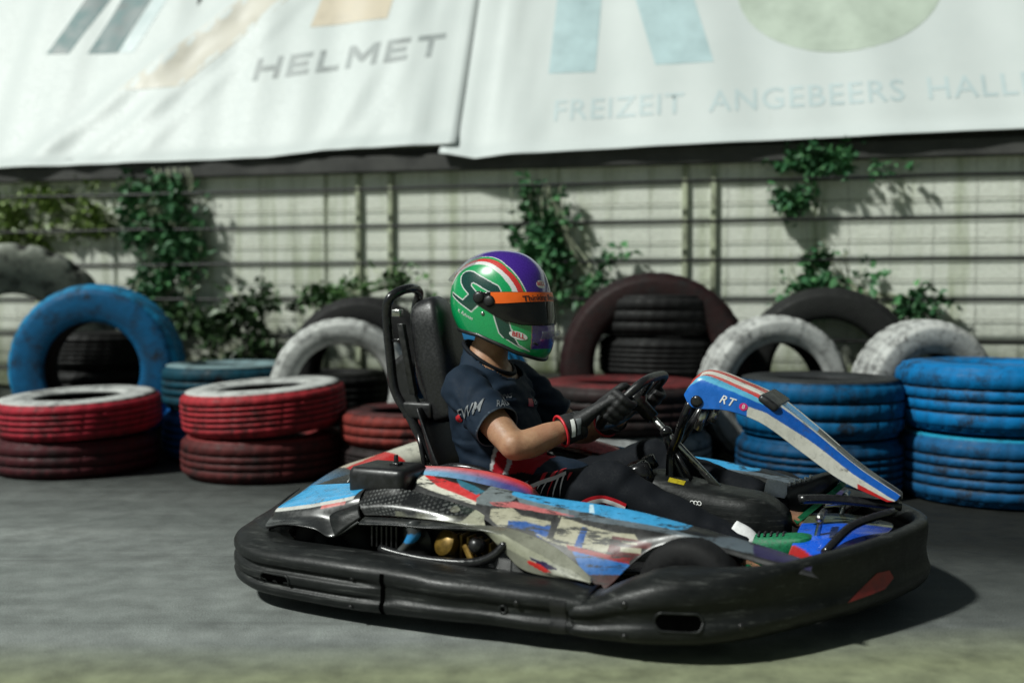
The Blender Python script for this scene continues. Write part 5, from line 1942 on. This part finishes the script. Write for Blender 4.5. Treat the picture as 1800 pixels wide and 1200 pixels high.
for s in (-1, 1):
    m = MB()
    p = HC + hpt(s * R(94), .018, .003)
    nrm_ = V((.10, -s, .02)).normalized()
    m.lathe([(.001, .010), (.012, .010), (.0195, .006), (.0215, -.002), (.0215, -.008)], p, nrm_, 24)
    p2 = HC + hpt(s * R(84), .006, .003)
    m.lathe([(.001, .010), (.012, .010), (.0185, .006), (.020, -.002), (.020, -.008)], p2, nrm_, 24)
    m.build("visor_pivot", M['satin_black'], helmet)
for s in (-1, 1):
    MB().lathe([(.001, .003), (.004, .003), (.0065, .001), (.0065, -.003)], HC + hpt(s * R(92.5), -.034, .001), V((0, -s, 0)), 14).build("shell_screw", M['steel'], helmet)
# clear spoilers: rear crown and chin lip
m = MB()
vs = []
for i in range(49):
    a = R(112 + 136 * i / 48)
    k = math.sin(PI * i / 48)
    for t in range(13):
        u = t / 12
        z = .158 - .085 * u * (.35 + .65 * k)
        vs.append(HC + hpt(a, z, .0045 + .015 * u * u * k))
m.add(vs, [(i * 13 + t, (i + 1) * 13 + t, (i + 1) * 13 + t + 1, i * 13 + t + 1) for i in range(48) for t in range(12)])
m.build("rear_spoiler", M['clear'], helmet, thick=.002)
m = MB()
vs = []
for i in range(41):
    a = R(-30 + 60 * i / 40)
    for t in range(9):
        u = t / 8
        z = -.118 + .026 * u
        p = hpt(a, z, .003 + .020 * math.sin(min(1, u * 1.15) * PI * .62) * math.cos(a * 2.0))
        vs.append(HC + p)
m.add(vs, [(i * 9 + t, (i + 1) * 9 + t, (i + 1) * 9 + t + 1, i * 9 + t + 1) for i in range(40) for t in range(8)])
m.build("chin_spoiler", M['clear'], helmet, thick=.002)
for s in (-1, 1):
    m = MB()
    m.tube([HC + hpt(s * R(42), -.128, .000), HC + hpt(s * R(34), -.136, .000)], .0035, 8)
    m.build("chin_vent", M['satin_black'], helmet)

# helmet lettering
bvH = bvh_of(helmet)
bvO = bvh_of(strip)
def helm_frame(a_deg, z):
    p = HC + hpt(R(a_deg), z)
    e = 2e-3
    ta = (HC + hpt(R(a_deg) - e, z) - p).normalized()   # towards the front
    tz = (HC + hpt(R(a_deg), z + e) - p).normalized()
    return p, ta, tz
def helm_text(nm, txt, a, z, size, mat, bold=.02, rot=0, target=None, lift=.0012, spacing=1.0, side=1, shear=0):
    p, ta, tz = helm_frame(a, z)
    right = ta if a > 0 else ta
    r2 = right * math.cos(rot) + tz * math.sin(rot)
    u2 = tz * math.cos(rot) - right * math.sin(rot)
    return decal(nm, target or bvH, mat, p, r2, u2, text_mesh(txt, size, bold, spacing=spacing, shear=shear), lift=lift, reach=.06, mb=helmet)
def helm_oval(a, z, w_, h_, mat, rot=0, lift=.0008, nm="emblem"):
    p, ta, tz = helm_frame(a, z)
    r2 = ta * math.cos(rot) + tz * math.sin(rot)
    u2 = tz * math.cos(rot) - ta * math.sin(rot)
    return decal(nm, bvH, mat, p, r2, u2, poly_mesh(oval(w_, h_), .006), lift=lift, reach=.06, mb=helmet)
helm_oval(14.7, .061, .0215, .0135, M['white_paint'])
helm_text("lettering", "BELL", 14.7, .062, .0185, M['red_print'], .02, lift=.0016)
helm_oval(61, -.105, .031, .0125, M['white_paint'], R(-17))
helm_text("lettering", "BELL", 61, -.104, .021, M['red_print'], .02, R(-17), lift=.0016)
helm_text("lettering", "Thinking Beyond", 12, .0165, .026, M['black_print'], .016, 0, bvO, lift=.0012, spacing=.95)
helm_text("lettering", "K. Rahman", 116, -.037, .0165, M['white_paint'], -.002, R(-27), lift=.0012, shear=.35)

# jersey prints
LPO, LPR, LPU = (-.045, -.30, .40), (1, 0, 0), (0, .45, .89)
_n = len(jersey.data.vertices)
bvJT = BVHTree.FromPolygons([v.co + PB for v in jersey.data.vertices] + [v.co + PB for v in trousers.data.vertices], [tuple(p.vertices) for p in jersey.data.polygons] + [tuple(i + _n for i in p.vertices) for p in trousers.data.polygons])
def lap(nm, mat, P, lift=.0035):
    decal(nm, bvJT, mat, LPO, LPR, LPU, poly_mesh(P, .012), lift=lift, reach=.3, mb=jersey)
lap("belly_print", M['white_paint'], [(-.065, -.066), (-.060, -.040), (.060, .004), (.066, -.010), (-.045, -.052)])
rl_ = random.Random(5)
for k in range(13):
    x = -.15 + k * .019
    top = -.045 + max(0, (x + .06)) * .33 if x > -.07 else -.035
    L = rl_.uniform(.02, .075)
    w_ = rl_.uniform(.0022, .005)
    sl = rl_.uniform(-.010, .002)
    lap("belly_print", M['white_paint'] if k % 3 else M['red_print'], [(x - w_, top), (x + w_, top), (x + w_ * .7 + sl, top - L * .55), (x + sl * 1.3, top - L), (x - w_ * .7 + sl, top - L * .55)], .003)
for k, x in enumerate((-.02, .012, .04)):
    lap("belly_print", M['red_print'], [(x - .008, -.03 + x * .35 + .002), (x + .007, -.025 + x * .35 + .002), (x + .007, .012 + x * .3), (x - .008, .008 + x * .3)], .003)
decal("sleeve_print", jersey, M['grey_print'], (-.262, -.42, .535), (.86, 0, .36), (-.36, 0, .86), text_mesh("FWM", .048, .004, shear=.4), lift=.0035, reach=.2)
decal("sleeve_print", jersey, M['red_print'], (-.312, -.42, .508), (.86, 0, .36), (-.36, 0, .86), poly_mesh([(-.022, -.008), (.022, -.012), (.018, .012), (-.006, .008)], .008), lift=.0035, reach=.2)
decal("chest_print", jersey, M['grey_print'], (-.215, -.165, .565), (.8, .5, -.02), (.05, 0, 1), text_mesh("RACING", .021, .006, shear=.2), lift=.0035, reach=.2)
decal("chest_print", jersey, M['red_print'], (-.10, -.0, .555), (.25, 1, 0), (-.2, 0, 1), poly_mesh([(-.03, -.010), (.012, -.014), (.012, .012), (-.02, .014)], .008), lift=.0035, reach=.2)
decal("chest_print", jersey, M['white_paint'], (-.10, .028, .553), (.25, 1, 0), (-.2, 0, 1), text_mesh("LS", .02, .004), lift=.0035, reach=.2)
